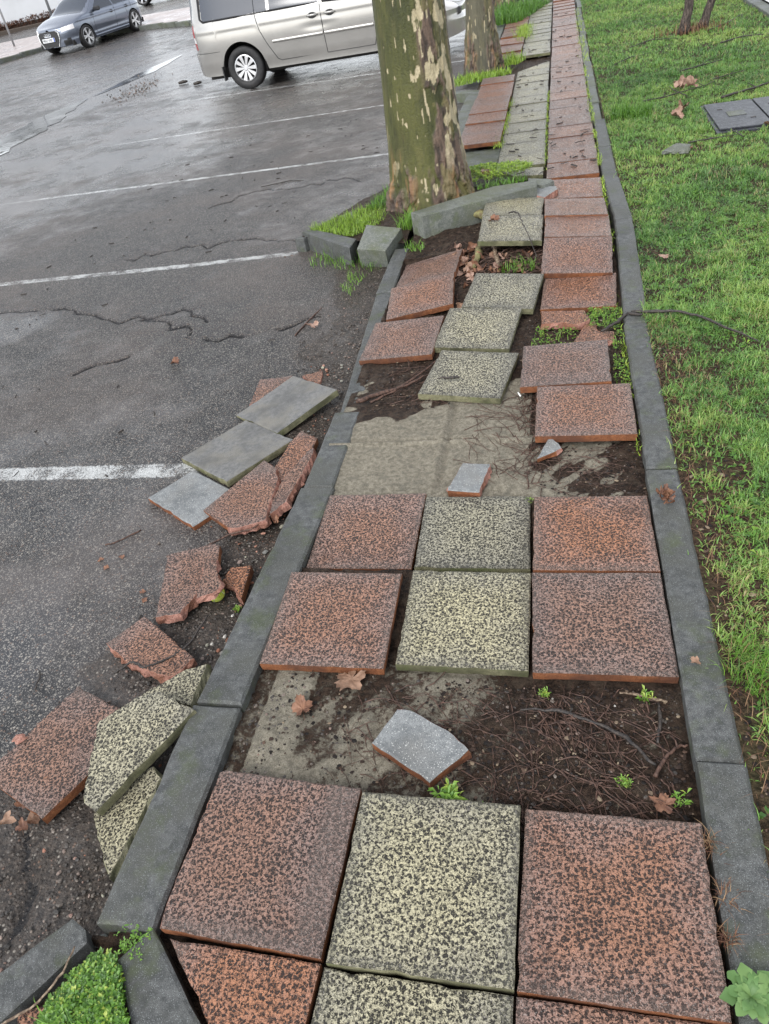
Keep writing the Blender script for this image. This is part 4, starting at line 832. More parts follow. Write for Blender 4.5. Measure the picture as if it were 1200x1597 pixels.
# broad leaved rosette weed
mbv, mbf = [], []; rg = random.Random(4); V0 = 0; cx, cy = .445, -.765
lv = []
for k in range(26):
    th = k * 2.399 + rg.uniform(-.2, .2); L = .024 + .040 * (k / 26) * rg.uniform(.7, 1.15); wd = L * .30; up = .55 - .40 * k / 26
    nseg = 7; c, s_ = math.cos(th), math.sin(th)
    for j in range(nseg + 1):
        t = j / nseg; half = wd * (math.sin(min(1, t * 1.02) * math.pi * .93 + .07) ** .7) * (.35 + .75 * t) * (1.0 + .22 * math.sin(j * 2.9 + k)) if 0 < j < nseg else .0015
        h = L * up * math.sin(t * 2.2) * .9 + .012
        for sd_ in (-1, 0, 1): lv.append((cx + c * L * t - s_ * half * sd_, cy + s_ * L * t + c * half * sd_, .0 + h + (.22 * half if sd_ else 0)))
    for j in range(nseg):
        for q in (0, 1): a = V0 + j * 3 + q; mbf.append((a, a + 1, a + 4, a + 3))
    V0 += (nseg + 1) * 3
me = npmesh('rosette_weed', np.array(lv), np.array(mbf), True)
sh = np.clip(np.repeat(np.array([.62 + .25 * math.sin(k * 1.7) * .6 for k in range(26)]), 24), 0, 1); set_attr(me, 'shade', sh)
M['rosette'] = leafmat('rosette_leaf', [(0, (.04, .085, .025)), (.6, (.10, .20, .055)), (1, (.22, .33, .11))], .55, .2)
tag(link('rosette_weed', me, [M['rosette']]), 'broad leaved pale green rosette at the bottom right by the kerb', 'weed')

# ============================================================ gravel, litter, roots
def pebbles(name, x, y, z, rad, shade, seed, mat, flat=1.0):
    rr_ = np.random.default_rng(seed); n = len(x); t = (1 + 5 ** .5) / 2
    I = np.array([(-1, t, 0), (1, t, 0), (-1, -t, 0), (1, -t, 0), (0, -1, t), (0, 1, t), (0, -1, -t), (0, 1, -t), (t, 0, -1), (t, 0, 1), (-t, 0, -1), (-t, 0, 1)]) / 1.9
    T = np.array([(0,11,5),(0,5,1),(0,1,7),(0,7,10),(0,10,11),(1,5,9),(5,11,4),(11,10,2),(10,7,6),(7,1,8),(3,9,4),(3,4,2),(3,2,6),(3,6,8),(3,8,9),(4,9,5),(2,4,11),(6,2,10),(8,6,7),(9,8,1)])
    th = rr_.uniform(0, 6.28, n); sx = rad * rr_.uniform(.7, 1.4, n); sy = rad * rr_.uniform(.6, 1.1, n); sz = rad * rr_.uniform(.4, .8, n) * flat
    V = I[None] * np.stack([sx, sy, sz], -1)[:, None, :] * rr_.uniform(.82, 1.15, (n, 12, 1)); c, s_ = np.cos(th)[:, None], np.sin(th)[:, None]
    V = np.stack([x[:, None] + V[..., 0] * c - V[..., 1] * s_, y[:, None] + V[..., 0] * s_ + V[..., 1] * c, z[:, None] + V[..., 2]], -1)
    F = (T[None] + (np.arange(n) * 12)[:, None, None]).reshape(-1, 3)
    me = npmesh(name, V.reshape(-1, 3), F, False); set_attr(me, 'shade', np.repeat(shade, 12)); return link(name, me, [mat])
s = NT('gravel'); cr = s.n('ValToRGB', {0: s.attr('shade')}); e = cr.color_ramp.elements; e[0].color = (.020, .018, .016, 1); e[1].color = (.55, .52, .47, 1)
for p, c in ((.35, (.07, .058, .048)), (.6, (.17, .14, .115)), (.75, (.22, .13, .10)), (.9, (.30, .27, .23))): q = e.new(p); q.color = (*c, 1)
o_, v_ = s.coord(False)
M['gravel'] = s.done(s.mix(s.ramp(s.noise(v_, 260, 2), .35, .65, .5, 0), cr.outputs[0], (.02, .018, .016)), .5, None, .5)
x1, y1 = scatter(16000, -1.75, -.98, -1.3, 4.2); ed = -1.40 + .2 * (fbm(y1 * 2.2, x1 * .4, 4, 3) - .5) * 2
k = (x1 > ed + r.normal(0, .09, len(x1))) & (r.random(len(x1)) < .15 + sstep(.35, .6, fbm(x1 * 6, y1 * 6, 3, 3))); x1, y1 = x1[k], y1[k]
tag(pebbles('loose_gravel', x1, y1, az(x1, y1) + .006, .0022 + .0065 * r.random(len(x1)) ** 3, np.clip(r.beta(1.6, 3, len(x1)), 0, 1), 1, M['gravel']), kind='stuff')
x2, y2 = [], []
for (n, a0, a1, b0, b1) in ((420, -.84, -.70, -.42, .02), (260, -.8, -.5, 1.55, 2.0), (600, -.1, .40, -.46, .0), (500, -.75, -.1, -.44, 0), (260, .0, .40, .85, 1.2), (500, -.1, .4, 2.0, 2.5)):
    a, b = scatter(n, a0, a1, b0, b1); x2.append(a); y2.append(b)
x2, y2 = np.concatenate(x2), np.concatenate(y2); z2 = bed_z(x2, y2)[0]
tag(pebbles('soil_crumbs', x2, y2, z2 - .001, .0015 + .0055 * r.random(len(x2)) ** 3, np.clip(r.beta(1.5, 3.2, len(x2)), 0, 1), 2, M['gravel']), kind='stuff')
x2, y2 = [], []
for (n, a0, a1, b0, b1) in ((2600, -.25, .405, -.46, .0), (500, -.75, -.2, -.44, 0), (700, .02, .405, .85, 1.22), (900, -.1, .4, 1.95, 2.5), (900, -.78, -.4, 1.55, 2.1), (1500, -.6, .0, 2.9, 3.45), (900, -.9, -.4, 3.4, 4.0)):
    a, b = scatter(n, a0, a1, b0, b1); k = r.random(n) < sstep(.35, .6, fbm(a * 9, b * 9, 61, 3)) + .12; x2.append(a[k]); y2.append(b[k])
x2, y2 = np.concatenate(x2), np.concatenate(y2); z2 = bed_z(x2, y2)[0]
s = NT('soil_litter'); cr = s.n('ValToRGB', {0: s.attr('shade')}); e = cr.color_ramp.elements; e[0].color = (.010, .008, .007, 1); e[1].color = (.24, .19, .13, 1)
for p, c in ((.4, (.022, .015, .012)), (.75, (.050, .032, .023)), (.9, (.09, .058, .042))): q = e.new(p); q.color = (*c, 1)
M['slitter'] = s.done(cr.outputs[0], .6, None, .2)
tag(pebbles('soil_litter', x2, y2, z2 + .002, .002 + .006 * r.random(len(x2)) ** 2, r.random(len(x2)) ** 1.4, 3, M['slitter'], .35), kind='stuff')
n = 2600; y = r.uniform(-1.3, 4, n); x = LX0(y) + np.abs(r.normal(0, .16, n)) * np.where(y < 1.8, 1, .6) + .01
tag(pebbles('lawn_edge_litter', x, y, lawn_z(x, y) + .003, .003 + .008 * r.random(n) ** 2, r.random(n), 4, M['slitter'], .45), kind='stuff')
n = 520; y = r.uniform(-.9, 2.2, n); x = -1.02 - np.abs(r.normal(0, .16, n)); k = r.random(n) < .25 + sstep(.4, .6, fbm(x * 4, y * 4, 9, 2)); x, y = x[k], y[k]
s = NT('rubble'); cr = s.n('ValToRGB', {0: s.attr('shade')}); e = cr.color_ramp.elements; e[0].color = (.10, .05, .03, 1); e[1].color = (.34, .32, .24, 1)
for p, c in ((.4, (.26, .12, .08)), (.65, (.36, .20, .15)), (.75, (.16, .16, .15))): q = e.new(p); q.color = (*c, 1)
M['rubble'] = s.done(cr.outputs[0], .8, None, .2)
tag(pebbles('slab_crumbs', x, y, az(x, y) + .012, .002 + .010 * r.random(len(x)) ** 3, r.random(len(x)), 14, M['rubble']), kind='stuff')
# individual pale pebbles
for i, (px, py, lab) in enumerate(((-1.062, .20, 'white pebble nearest the left kerb, above the fan shaped fragment'), (-1.10, .165, 'pale pebble left of the fine green sprig'), (-1.07, .30, 'small white pebble below the tennis ball'))):
    o = pebbles('pebble', np.array([px]), np.array([py]), np.array([-.135]), np.array([.011 - .002 * i]), np.array([1.0]), 30 + i, M['gravel']); tag(o, lab, 'pebble')
s = NT('root_bark'); o_, v_ = s.coord(False); M['root'] = s.done(s.mix(s.ramp(s.noise(v_, 90, 3), .3, .7), (.026, .014, .010), (.11, .062, .045)), .65, s.bump(s.noise(v_, 240, 2), .001), .35)
s = NT('twig_bark'); o_, v_ = s.coord(False); M['twig'] = s.done(s.mix(s.ramp(s.noise(v_, 120, 3), .35, .7), (.012, .010, .009), (.055, .043, .035)), .55, s.bump(s.noise(v_, 300, 2), .0012), .45)
s = NT('pale_twig'); o_, v_ = s.coord(False); M['ptwig'] = s.done(s.mix(s.ramp(s.noise(v_, 120, 3), .35, .7), (.09, .06, .04), (.26, .20, .14)), .65, None, .3)
rg = random.Random(21)
def squig(x, y, th, L, n, wob, rg=rg):
    P = [(x, y)]; 
    for k in range(n): th += rg.gauss(0, wob * .6); x += math.cos(th) * L / n; y += math.sin(th) * L / n; P.append((x, y))
    return P
def rootlitter(name, spots, mat, kind='stuff'):
    m = MB()
    for (cnt, x0, x1_, y0, y1_, L, rad, lift_, dirn) in spots:
        for _ in range(cnt):
            x, y = rg.uniform(x0, x1_), rg.uniform(y0, y1_); th = dirn + rg.gauss(0, .6) if dirn is not None else rg.uniform(0, 6.28)
            P = squig(x, y, th, L * rg.uniform(.4, 1.3), 6, .32); R0 = rad * rg.uniform(.4, 1.3)
            if any(p[0] > .40 or (p[0] < -.82 and p[1] < 3) for p in P): continue
            zz = bed_z(np.array([p[0] for p in P]), np.array([p[1] for p in P]))[0]
            m.tube([(p[0], p[1], z + .0015 + lift_ * rg.random() * math.sin(k / 6 * 3.14)) for k, (p, z) in enumerate(zip(P, zz))], np.linspace(R0, R0 * .4, 7), 4)
    o = m.build(name, mat); return tag(o, kind=kind)
rootlitter('fine_roots', [(260, -.55, .38, -.45, -.02, .14, .0019, .014, -.6), (130, .0, .38, -.45, -.03, .10, .0023, .016, None), (70, -.35, -.04, 1.0, 1.62, .18, .0017, .004, -.4), (60, -.10, .02, .9, 1.62, .16, .0022, .010, 1.5), (60, .02, .38, .9, 1.2, .16, .0016, .008, .1),
    (70, -.78, -.45, 1.6, 1.95, .18, .0018, .012, .55), (60, -.1, .1, .9, 1.6, .12, .0016, .01, 1.6), (150, -.55, 0, 2.95, 3.4, .22, .0032, .02, .3), (60, -.75, -.4, 2.4, 3.5, .15, .003, .01, 1.4), (50, -.05, .35, 1.98, 2.4, .12, .0018, .01, .3)], M['root'])
rootlitter('straw_bits', [(26, .0, .38, -.42, -.03, .025, .0013, .006, None)], M['ptwig'])
def twig(pts, rads, label, cat='twig', mat='twig', name='twig', branches=(), k=6):
    m = MB(); P = np.array(pts, float)
    t = np.linspace(0, 1, len(P)); tt = np.linspace(0, 1, max(8, len(P) * 4)); Q = np.stack([np.interp(tt, t, P[:, i]) for i in range(3)], -1)
    jj = np.array([[rg.gauss(0, .0016), rg.gauss(0, .0016), abs(rg.gauss(0, .0006))] for _ in Q]) ; Q = Q + jj * (rads[0] / .003) ** .5
    m.tube(Q, np.interp(tt, np.linspace(0, 1, len(rads)), rads) * (1 + .15 * np.array([rg.gauss(0, 1) for _ in Q]).clip(-1, 1)), k)
    for b in branches: m.tube(b, np.linspace(rads[0] * .6, rads[0] * .25, len(b)), 5)
    return tag(m.build(name, M[mat], smooth=True), label, cat)
G = lambda x, y, h=.011: (x, y, ground_z(x, y) + h)
twig([G(-.019, -.101), G(.083, -.096), G(.193, -.124), G(.264, -.169), G(.322, -.245)], [.003, .0055, .005, .0062, .0045], 'long dark twig curving across the bare soil gap')
twig([G(.321, -.275, .008), G(.355, -.218, .010), G(.385, -.184, .012), G(.414, -.173, .012)], [.0055, .0045, .0028], 'short reddish twig near the right kerb in the bare soil gap', mat='root', branches=[[G(.385, -.184, .012), G(.382, -.165, .016), G(.372, -.15, .012)]])
twig([G(.254, -.014, .006), G(.308, -.026, .006), G(.373, -.043, .006)], [.003, .0045, .0045], 'grey stick lying under the front edge of the near red slab', mat='ptwig')
twig([G(.349, -.051, .006), G(.352, -.103, .008), G(.337, -.173, .006)], [.0038, .005, .0045], 'black stick pointing at the viewer in the bare soil gap')
twig([(-.477, 1.722, .002), (-.455, 1.728, .005), (-.423, 1.712, .009), (-.385, 1.719, .008), (-.374, 1.715, .006)], [.002, .006, .007, .005], 'dark curled twig on the nearest skewed cream slab')
twig([(-.236, 3.72, .112), (-.20, 3.70, .125), (-.163, 3.660, .122), (-.137, 3.503, .112), (-.103, 3.351, .105), (-.04, 3.1, .03)], [.006, .005, .0035, .003, .0025], 'thin twig hanging over the front of the raised mossy cream slab')
A = lambda x, y, h=.006: (x, y, asph_z(x, y) + h)
twig([A(-2.214, 3.186), A(-2.057, 3.116), A(-1.986, 3.229), A(-1.873, 3.404)], [.002, .004, .0035, .003], 'thin forked twig on the asphalt before the tree pit', branches=[[A(-2.02, 3.17), A(-1.98, 3.10), A(-1.96, 3.08)]])
twig([A(-2.62, 3.15), A(-2.5, 3.18), A(-2.42, 3.24)], [.003, .004], 'short dark stick on the asphalt near the long crack')
twig([A(-1.808, .689), A(-1.756, .715), A(-1.680, .789)], [.0028, .004, .0045], 'red brown stick lying alone on the asphalt beside the rubble', mat='root')
twig([A(-1.481, .619, .01), A(-1.354, .624, .02), A(-1.218, .714, .05), A(-1.124, .730, .06), A(-1.04, .864, .07)], [.003, .004, .0038, .003], 'long brown twig passing above the pink tipped fragment', mat='root')
twig([(-1.36, -.03, -.07), (-1.31, .02, -.062), (-1.26, .0, -.07), (-1.19, .06, -.085), (-1.15, .13, -.09), (-1.13, .25, -.08)], [.003, .0045, .004, .003], 'crooked twig lying on the fan shaped fragment', branches=[[(-1.31, .02, -.062), (-1.33, .055, -.06)], [(-1.36, -.03, -.07), (-1.385, -.01, -.07)]])
twig([A(-1.72, .02), A(-1.70, .0, .01), A(-1.69, -.06)], [.003, .0035], 'short dark curved twig on the wet asphalt at the left edge')
twig([A(-1.50, 2.62), A(-1.46, 2.85), A(-1.42, 3.02)], [.004, .005, .003], 'reddish stick in the debris beside the left kerb', mat='root')
twig([A(-2.9, 6.2), A(-2.6, 6.32), A(-2.45, 6.25)], [.004, .005, .003], 'dark stick beside the farther crack')
twig([A(-3.9, 12.4), A(-3.82, 12.5)], [.02, .022], 'dark lump of debris left of the van wheel', 'debris') if False else None
twig([(.449, 2.308, .0), (.584, 2.27, .012), (.672, 2.247, .014), (.752, 2.183, .014), (.889, 1.978, .018), (.96, 1.9, .012)], [.009, .007, .007, .006, .003], 'dark exposed root crossing the right kerb into the lawn', 'root', 'twig', 'tree_root')
twig([(.30, 2.16, -.02), (.38, 2.24, -.015), (.43, 2.3, .0), (.50, 2.26, .004)], [.006, .009, .008, .006], 'short dark root at the right kerb joint', 'root', 'twig', 'tree_root')
twig([(-.86, 3.95, .0), (-.70, 3.93, .03), (-.55, 4.0, .05), (-.42, 4.02, .055), (-.34, 3.9, .05), (-.36, 3.7, .0)], [.02, .03, .034, .03, .026, .02], 'thick mossy root under the long leaning kerb stone', 'root', 'root2', 'tree_root', k=10) if False else None
s = NT('mossy_root'); o_, v_ = s.coord(False); M['root2'] = s.done(s.mix(s.ramp(s.noise(v_, 30, 4), .35, .65), (.10, .075, .04), (.20, .19, .08)), .7, s.bump(s.noise(v_, 80, 4), .004), .3)
twig([(-.86, 3.93, .0), (-.72, 3.95, .025), (-.58, 4.0, .04), (-.45, 3.98, .045), (-.37, 3.86, .03), (-.33, 3.7, .0)], [.02, .028, .030, .028, .026, .02], 'thick mossy root under the long leaning kerb stone', 'root', 'root2', 'tree_root', k=10)
twig([(-.32, 3.45, .02), (-.30, 3.3, .0), (-.28, 3.16, -.03), (-.26, 3.05, -.05)], [.018, .015, .013, .012], 'pale root standing in the leafy hollow', 'root', 'ptwig', 'tree_root', k=8)
twig([(-.42, 3.42, .0), (-.41, 3.28, .01), (-.42, 3.15, -.02)], [.022, .02, .015], 'short yellowish root stub in the leafy hollow', 'root', 'root2', 'tree_root', k=8)
twig([(-.15, 3.4, -.02), (-.1, 3.25, -.01), (-.06, 3.1, -.02), (0, 3.02, -.03)], [.012, .01, .008], 'dark curved root below the raised mossy slab', 'root', 'root', 'tree_root', k=8)
twig([(-.80, 1.62, -.05), (-.70, 1.70, -.045), (-.60, 1.82, -.035), (-.50, 1.98, -.03), (-.46, 2.02, -.03)], [.006, .006, .005, .004], 'reddish root beside the bare mortar bed, nearest the jutting red slab', 'root', 'root', 'tree_root')
twig([(-.86, 1.60, -.035), (-.76, 1.68, -.04), (-.64, 1.74, -.04), (-.52, 1.86, -.035)], [.012, .010, .007, .003], 'shaggy dark root crossing the left kerb joint', 'root', 'root', 'tree_root')
# dry stalk on the corner kerb stone
twig([(-1.11, -1.02, -.02), (-1.03, -.97, .0), (-.99, -.91, .02), (-.985, -.86, .03)], [.003, .0028, .002], 'dry stalk lying along the slanting corner kerb stone', mat='ptwig', name='dry_stalk', cat='stalk')
# sticks on the lawn
lw = lambda x, y, h=.02: (x, y, float(lawn_z(np.array([x * 1.]), np.array([y * 1.]))[0]) + h)
LS_ = [([(.9, 7.05), (1.1, 7.1), (1.3, 7.2), (1.5, 7.35), (1.62, 7.5)], .007, 'long dark stick across the lawn below the dead leaf heap'), ([(1.30, 7.0), (1.22, 7.3), (1.2, 7.6)], .005, 'upright looking twig crossing the dead leaf heap'), ([(1.38, 8.2), (1.6, 8.35), (1.85, 8.5)], .009, 'thick dark stick behind the dead leaf heap'),
       ([(1.0, 10.3), (1.3, 10.6), (1.6, 10.4)], .008, 'dark stick left of the two thin trunks'), ([(2.0, 9.6), (2.3, 9.8), (2.5, 9.7)], .01, 'forked dark stick right of the two thin trunks'), ([(2.0, 10.6), (2.3, 11.0), (2.6, 11.6)], .008, 'long twig beyond the two thin trunks'),
       ([(1.1, 5.35), (1.3, 5.38), (1.5, 5.4)], .006, 'dark twig on the lawn below the utility cover'), ([(1.5, 5.3), (1.46, 5.6), (1.5, 5.75), (1.56, 5.95)], .005, 'branching twig leaning on the utility cover'), ([(1.62, 7.6), (1.8, 7.7), (1.95, 7.8)], .006, 'twig right of the dead leaf heap'),
       ([(.75, 9.2), (.95, 9.5), (1.2, 9.6)], .006, 'thin stick on the lawn near the far kerb'), ([(1.55, 6.7), (1.9, 6.95), (2.2, 7.2)], .011, 'stout dark stick behind the utility cover')]
for pts, rd, lab in LS_:
    P = [lw(x, y, .025) for x, y in pts]; br = []
    for k in range(1, len(P) - 1): br.append([P[k], (P[k][0] + rg.uniform(-.12, .12), P[k][1] + rg.uniform(.05, .16), P[k][2] + rg.uniform(.0, .06))])
    twig(P, [rd, rd * .8, rd * .4], lab, branches=br)

# ============================================================ fallen leaves
def leafobj(name, loc, size, curl, seed, mat, label, cat='dead leaf', rz=0.0, tilt=(0, 0), n=40, lobes=5):
    rg = random.Random(seed); ang = np.linspace(-math.pi * .93, math.pi * .93, n); 
    rad = []
    for a in ang:
        l = abs(math.cos(a * lobes / 2)) ** .8
        rad.append((.58 + .42 * l) * (1 - .10 * abs(a)) * rg.uniform(.9, 1.08) * (1 + .10 * math.sin(a * 23)))
    P = [(0, 0)] + [(math.sin(a) * q, math.cos(a) * q) for a, q in zip(ang, rad)]
    # concentric rings for curl
    V = [(0, 0, 0)]; F = []; R_ = 5
    for k in range(1, R_ + 1):
        for a, q in zip(ang, rad):
            t = k / R_; x, y = math.sin(a) * q * t, math.cos(a) * q * t
            z = curl * (t ** 2) * (.35 + .5 * math.sin(a * 2 + seed)) + .05 * math.sin(a * 9 + k) * t
            V.append((x * (1 - .25 * curl * t), y, z))
    for i in range(n - 1): F.append((0, 1 + i, 2 + i))
    for k in range(1, R_):
        for i in range(n - 1): a = 1 + (k - 1) * n + i; F.append((a, a + n, a + n + 1, a + 1))
    V = np.array(V) * size
    m = MB(); m.add(V, F); m.tube([(0, 0, 0), (0, -size * .4, .01 * size), (.03 * size, -size * .95, .06 * size)], [size * .02, size * .014, size * .01], 4)
    o = m.build(name, mat, smooth=True); o.location = loc; o.rotation_euler = (tilt[0], tilt[1], rz); return tag(o, label, cat)
def leafm(name, c1, c2):
    s = NT(name); o, v = s.coord(); return s.done(s.mix(s.ramp(s.noise(v, 35, 3), .35, .65), c1, c2), .55, s.bump(s.noise(v, 90, 3), .0025), .35)
M['leaf_tan'] = leafm('tan_leaf', (.16, .09, .055), (.27, .165, .11)); M['leaf_brown'] = leafm('brown_leaf', (.10, .045, .028), (.22, .11, .065)); M['leaf_pink'] = leafm('pinkish_leaf', (.22, .13, .095), (.34, .22, .165))
leafobj('dead_leaf', (-.525, -.03, -.035), .062, .25, 1, M['leaf_tan'], 'tan lobed leaf lying flat at the back of the bare soil gap', rz=2.6, tilt=(.1, .05))
leafobj('dead_leaf', (-.655, -.14, -.045), .045, .5, 2, M['leaf_brown'], 'brown folded leaf beside the light mortar strip', rz=.4)
leafobj('dead_leaf', (.335, -.35, -.045), .036, .4, 3, M['leaf_brown'], 'reddish dead leaf against the back of the near red slab', rz=1.2)
leafobj('dead_leaf', (-1.40, 2.71, -.125), .055, .5, 4, M['leaf_pink'], 'pinkish leaf in the debris just left of the kerb', rz=.9)
leafobj('dead_leaf', (-1.045, .80, -.10), .022, .7, 5, M['leaf_brown'], 'small brown leaf standing by the left kerb stone', rz=.2, tilt=(.6, 0))
leafobj('dead_leaf', (.455, .05, .008), .018, .6, 6, M['leaf_tan'], 'crumpled straw coloured leaf on the right kerb stone', rz=.7)
for i, (x, y, sz) in enumerate(((.45, .80, .03), (.462, .775, .028), (.44, .765, .025), (.455, .755, .026), (.47, .795, .022), (.435, .79, .024))):
    leafobj('dead_leaf', (x, y, .006 + .006 * (i % 3)), sz, 1.2, 20 + i, M['leaf_brown'], 'shrivelled brown leaf in the clump on the right kerb', rz=i * 1.9, tilt=(rg.uniform(-.6, .6), rg.uniform(-.6, .6))); bpy.context.scene.collection.objects[-1]['group'] = 'leaf clump on the right kerb'
leafobj('dead_leaf', (-.322, 3.60, .115), .055, .5, 7, M['leaf_brown'], 'brown leaf resting on the raised mossy cream slab', rz=.3)
for i in range(9):
    leafobj('dead_leaf', (-1.44 + rg.gauss(0, .06), -.56 + rg.gauss(0, .09), -.13 + .012 * (i % 3)), rg.uniform(.022, .04), .7, 40 + i, M['leaf_brown' if i % 2 else 'leaf_tan'], 'dead brown leaf in the drift under the big red half slab', n=26, rz=rg.uniform(0, 6), tilt=(rg.uniform(-.4, .4), rg.uniform(-.4, .4)))['group'] = 'leaves under the red half slab'
for i in range(46):
    x, y = (rg.uniform(-.58, -.02), rg.uniform(2.98, 3.34)) if i < 26 else (rg.uniform(-.58, -.42), rg.uniform(2.5, 3.5))
    leafobj('dead_leaf', (x, y, ground_z(x, y) + .012), rg.uniform(.025, .055), .8, 80 + i, M[rg.choice(['leaf_brown', 'leaf_brown', 'leaf_tan', 'leaf_pink'])], 'small dead leaf in the root hollow between the lifted slabs', rz=rg.uniform(0, 6), tilt=(rg.uniform(-.7, .7), rg.uniform(-.7, .7)), n=22)['group'] = 'leaves in the root hollow'
for i, (x, y) in enumerate(((1.27, 7.35), (1.38, 7.30), (1.30, 7.45))):
    leafobj('dead_leaf', lw(x, y, .05), .085, 1.0, 140 + i, M['leaf_pink'], ['large curled pale leaf in the twiggy heap, left', 'large curled pale leaf in the twiggy heap, right', 'curled leaf at the back of the twiggy heap'][i], rz=i * 2., tilt=(.4, .3))
leafobj('dead_leaf', lw(1.12, 6.2, .045), .08, .9, 150, M['leaf_pink'], 'big pinkish curled leaf on the lawn left of the utility cover', rz=.5, tilt=(.4, -.3))
leafobj('dead_leaf', lw(1.19, 6.42, .05), .07, 1.0, 151, M['leaf_tan'], 'tan upturned leaf behind the big pinkish one', rz=2.5, tilt=(.7, .2))
leafobj('dead_leaf', lw(1.09, 5.15, .03), .035, .6, 152, M['leaf_tan'], 'small tan leaf alone on the lawn', rz=.2)
leafobj('dead_leaf', lw(.685, 3.0, .03), .04, .3, 153, M['leaf_pink'], 'oval pale leaf on the grass near the right kerb', rz=1.3, lobes=1)
leafobj('dead_leaf', lw(1.75, 5.55, .03), .06, .6, 154, M['leaf_tan'], 'tan leaf on the near edge of the utility cover', rz=1.3)
for i, (x, y) in enumerate(((-1.73, .55), (-1.69, .62), (-1.78, .60), (-1.47, .38), (-1.50, .42))):
    leafobj('dead_leaf', A(x, y, .004), .018, .4, 160 + i, M['leaf_brown'], 'tiny orange brown leaf scrap on the asphalt by the rubble', rz=i, n=16)['group'] = 'leaf scraps on the asphalt'
leafobj('dead_leaf', A(-2.2, 2.35, .01), .045, .7, 170, M['leaf_brown'], 'brown curled leaf pair on open asphalt', rz=.6)
leafobj('dead_leaf', A(-1.95, 4.02, .006), .04, .5, 171, M['leaf_tan'], 'tan leaf at the end of the bay line by the tree pit', rz=2.2)
leafobj('dead_leaf', (-.80, -.875, -.05), .03, .3, 172, M['leaf_tan'], 'thin tan leaf caught in the joint beside the dark kerb stone', rz=1.1, n=16)
# specks and seed debris on the far slabs
m = MB(); 
for k in range(150):
    y = 5 + 10 * rg.random() ** 1.3; x = rg.uniform(-.42, .39); P = squig(x, y, rg.uniform(0, 6), rg.uniform(.01, .09), 3, .7)
    m.tube([(p[0], p[1], far_lift(y) + .006) for p in P], [rg.uniform(.002, .006)] * 4, 4)
tag(m.build('twig_crumbs', M['twig']), kind='stuff')
m = MB()
for k in range(170):
    x, y = rg.uniform(-4.5, -1.6), rg.uniform(.5, 9.); P = squig(x, y, rg.uniform(0, 6), rg.uniform(.008, .06), 3, .6)
    m.tube([(p[0], p[1], asph_z(*p) + .003) for p in P], [rg.uniform(.0015, .005)] * 4, 4)
tag(m.build('litter_crumbs', M['twig']), kind='stuff')

# ============================================================ tennis ball, cigarette end, utility cover
s = NT('felt'); o_, v_ = s.coord(False); ball_m = s.done(s.mix(s.ramp(s.noise(v_, 60, 3), .3, .7), (.42, .50, .06), (.62, .72, .14)), .9, s.bump(s.noise(v_, 500, 2), .002), .2)
s = NT('ball_seam'); seam_m = s.done((.55, .58, .42), .8)
bmm = bmesh.new(); bmesh.ops.create_icosphere(bmm, subdivisions=4, radius=.033); me = bpy.data.meshes.new('tennis_ball'); bmm.to_mesh(me); bmm.free()
me.polygons.foreach_set('use_smooth', [True] * len(me.polygons)); ball = link('tennis_ball', me, [ball_m]); ball.location = (-1.166, .394, -.118); ball.rotation_euler = (.6, .4, .2)
tag(ball, 'yellow green tennis ball stuck under the thin pinkish fragment', 'tennis ball')
t = np.linspace(0, 2 * np.pi, 90); aa = .4
cu = np.stack([(1 - .25) * np.cos(t) + .25 * np.cos(3 * t), (1 - .25) * np.sin(t) - .25 * np.sin(3 * t), 2 * math.sqrt(.75 * .25) * np.sin(2 * t)], -1); cu = cu / np.linalg.norm(cu, axis=1)[:, None] * .033
m = MB(); m.tube(cu, .0013, 5); sm_ = m.build('seam', seam_m, ball, True)
s = NT('paper'); M['paper'] = s.done((.75, .74, .70), .7)
s = NT('filter'); M['filter'] = s.done((.45, .25, .10), .8)
cg = empty('cigarette_end', (-.088, 1.615, -.042), -1.2); tag(cg, 'white cigarette end on the mortar beside a loose red slab', 'cigarette end')
m = MB(); m.tube([(-.018, 0, 0), (.006, 0, 0)], .0038, 10); m.build('paper_tube', M['paper'], cg, True)
m = MB(); m.tube([(.0062, 0, 0), (.016, 0, 0)], .0039, 10); m.build('filter', M['paper'], cg, True)
s = NT('cast_cover'); o_, v_ = s.coord(False); cast = s.done(s.mix(s.ramp(s.noise(v_, 20, 4), .4, .7), (.028, .030, .036), (.062, .066, .075)), .42, s.bump(s.vor(v_, 70), .002), .25, .0)
cv = empty('utility_cover', (1.78, 6.06, far_lift(6) + .0)); tag(cv, 'dark metal utility cover with two lids set in the lawn', 'utility cover')
m = MB(); m.box((0, 0, -.02), (.86, 1.0, .03), 0, 0, .004); m.build('frame', cast, cv)
for sx in (-1, 1):
    m = MB(); m.box((sx * .205, 0, .004), (.395, .92, .014), 0, 0, .003); lid = m.build('lid', cast, cv)
    m = MB(); m.box((sx * .205, 0, .013), (.14, .16, .004), 0, 0, .001); m.build('lid_plate', M['kerb_far'], lid)
    m = MB(); m.box((sx * .205 - .1, .2, .0125), (.04, .02, .003)); m.box((sx * .205 + .1, -.2, .0125), (.04, .02, .003)); m.build('key_slot', M['twig'], lid)
poly_slab([(.88, 5.10), (1.06, 5.05), (1.10, 5.20), (1.0, 5.28)], .028, 'pale', 'flat grey chunk lying on the lawn near the right kerb', thick=.025, broken=True, name='slab_fragment', cat='slab fragment', seed=44)


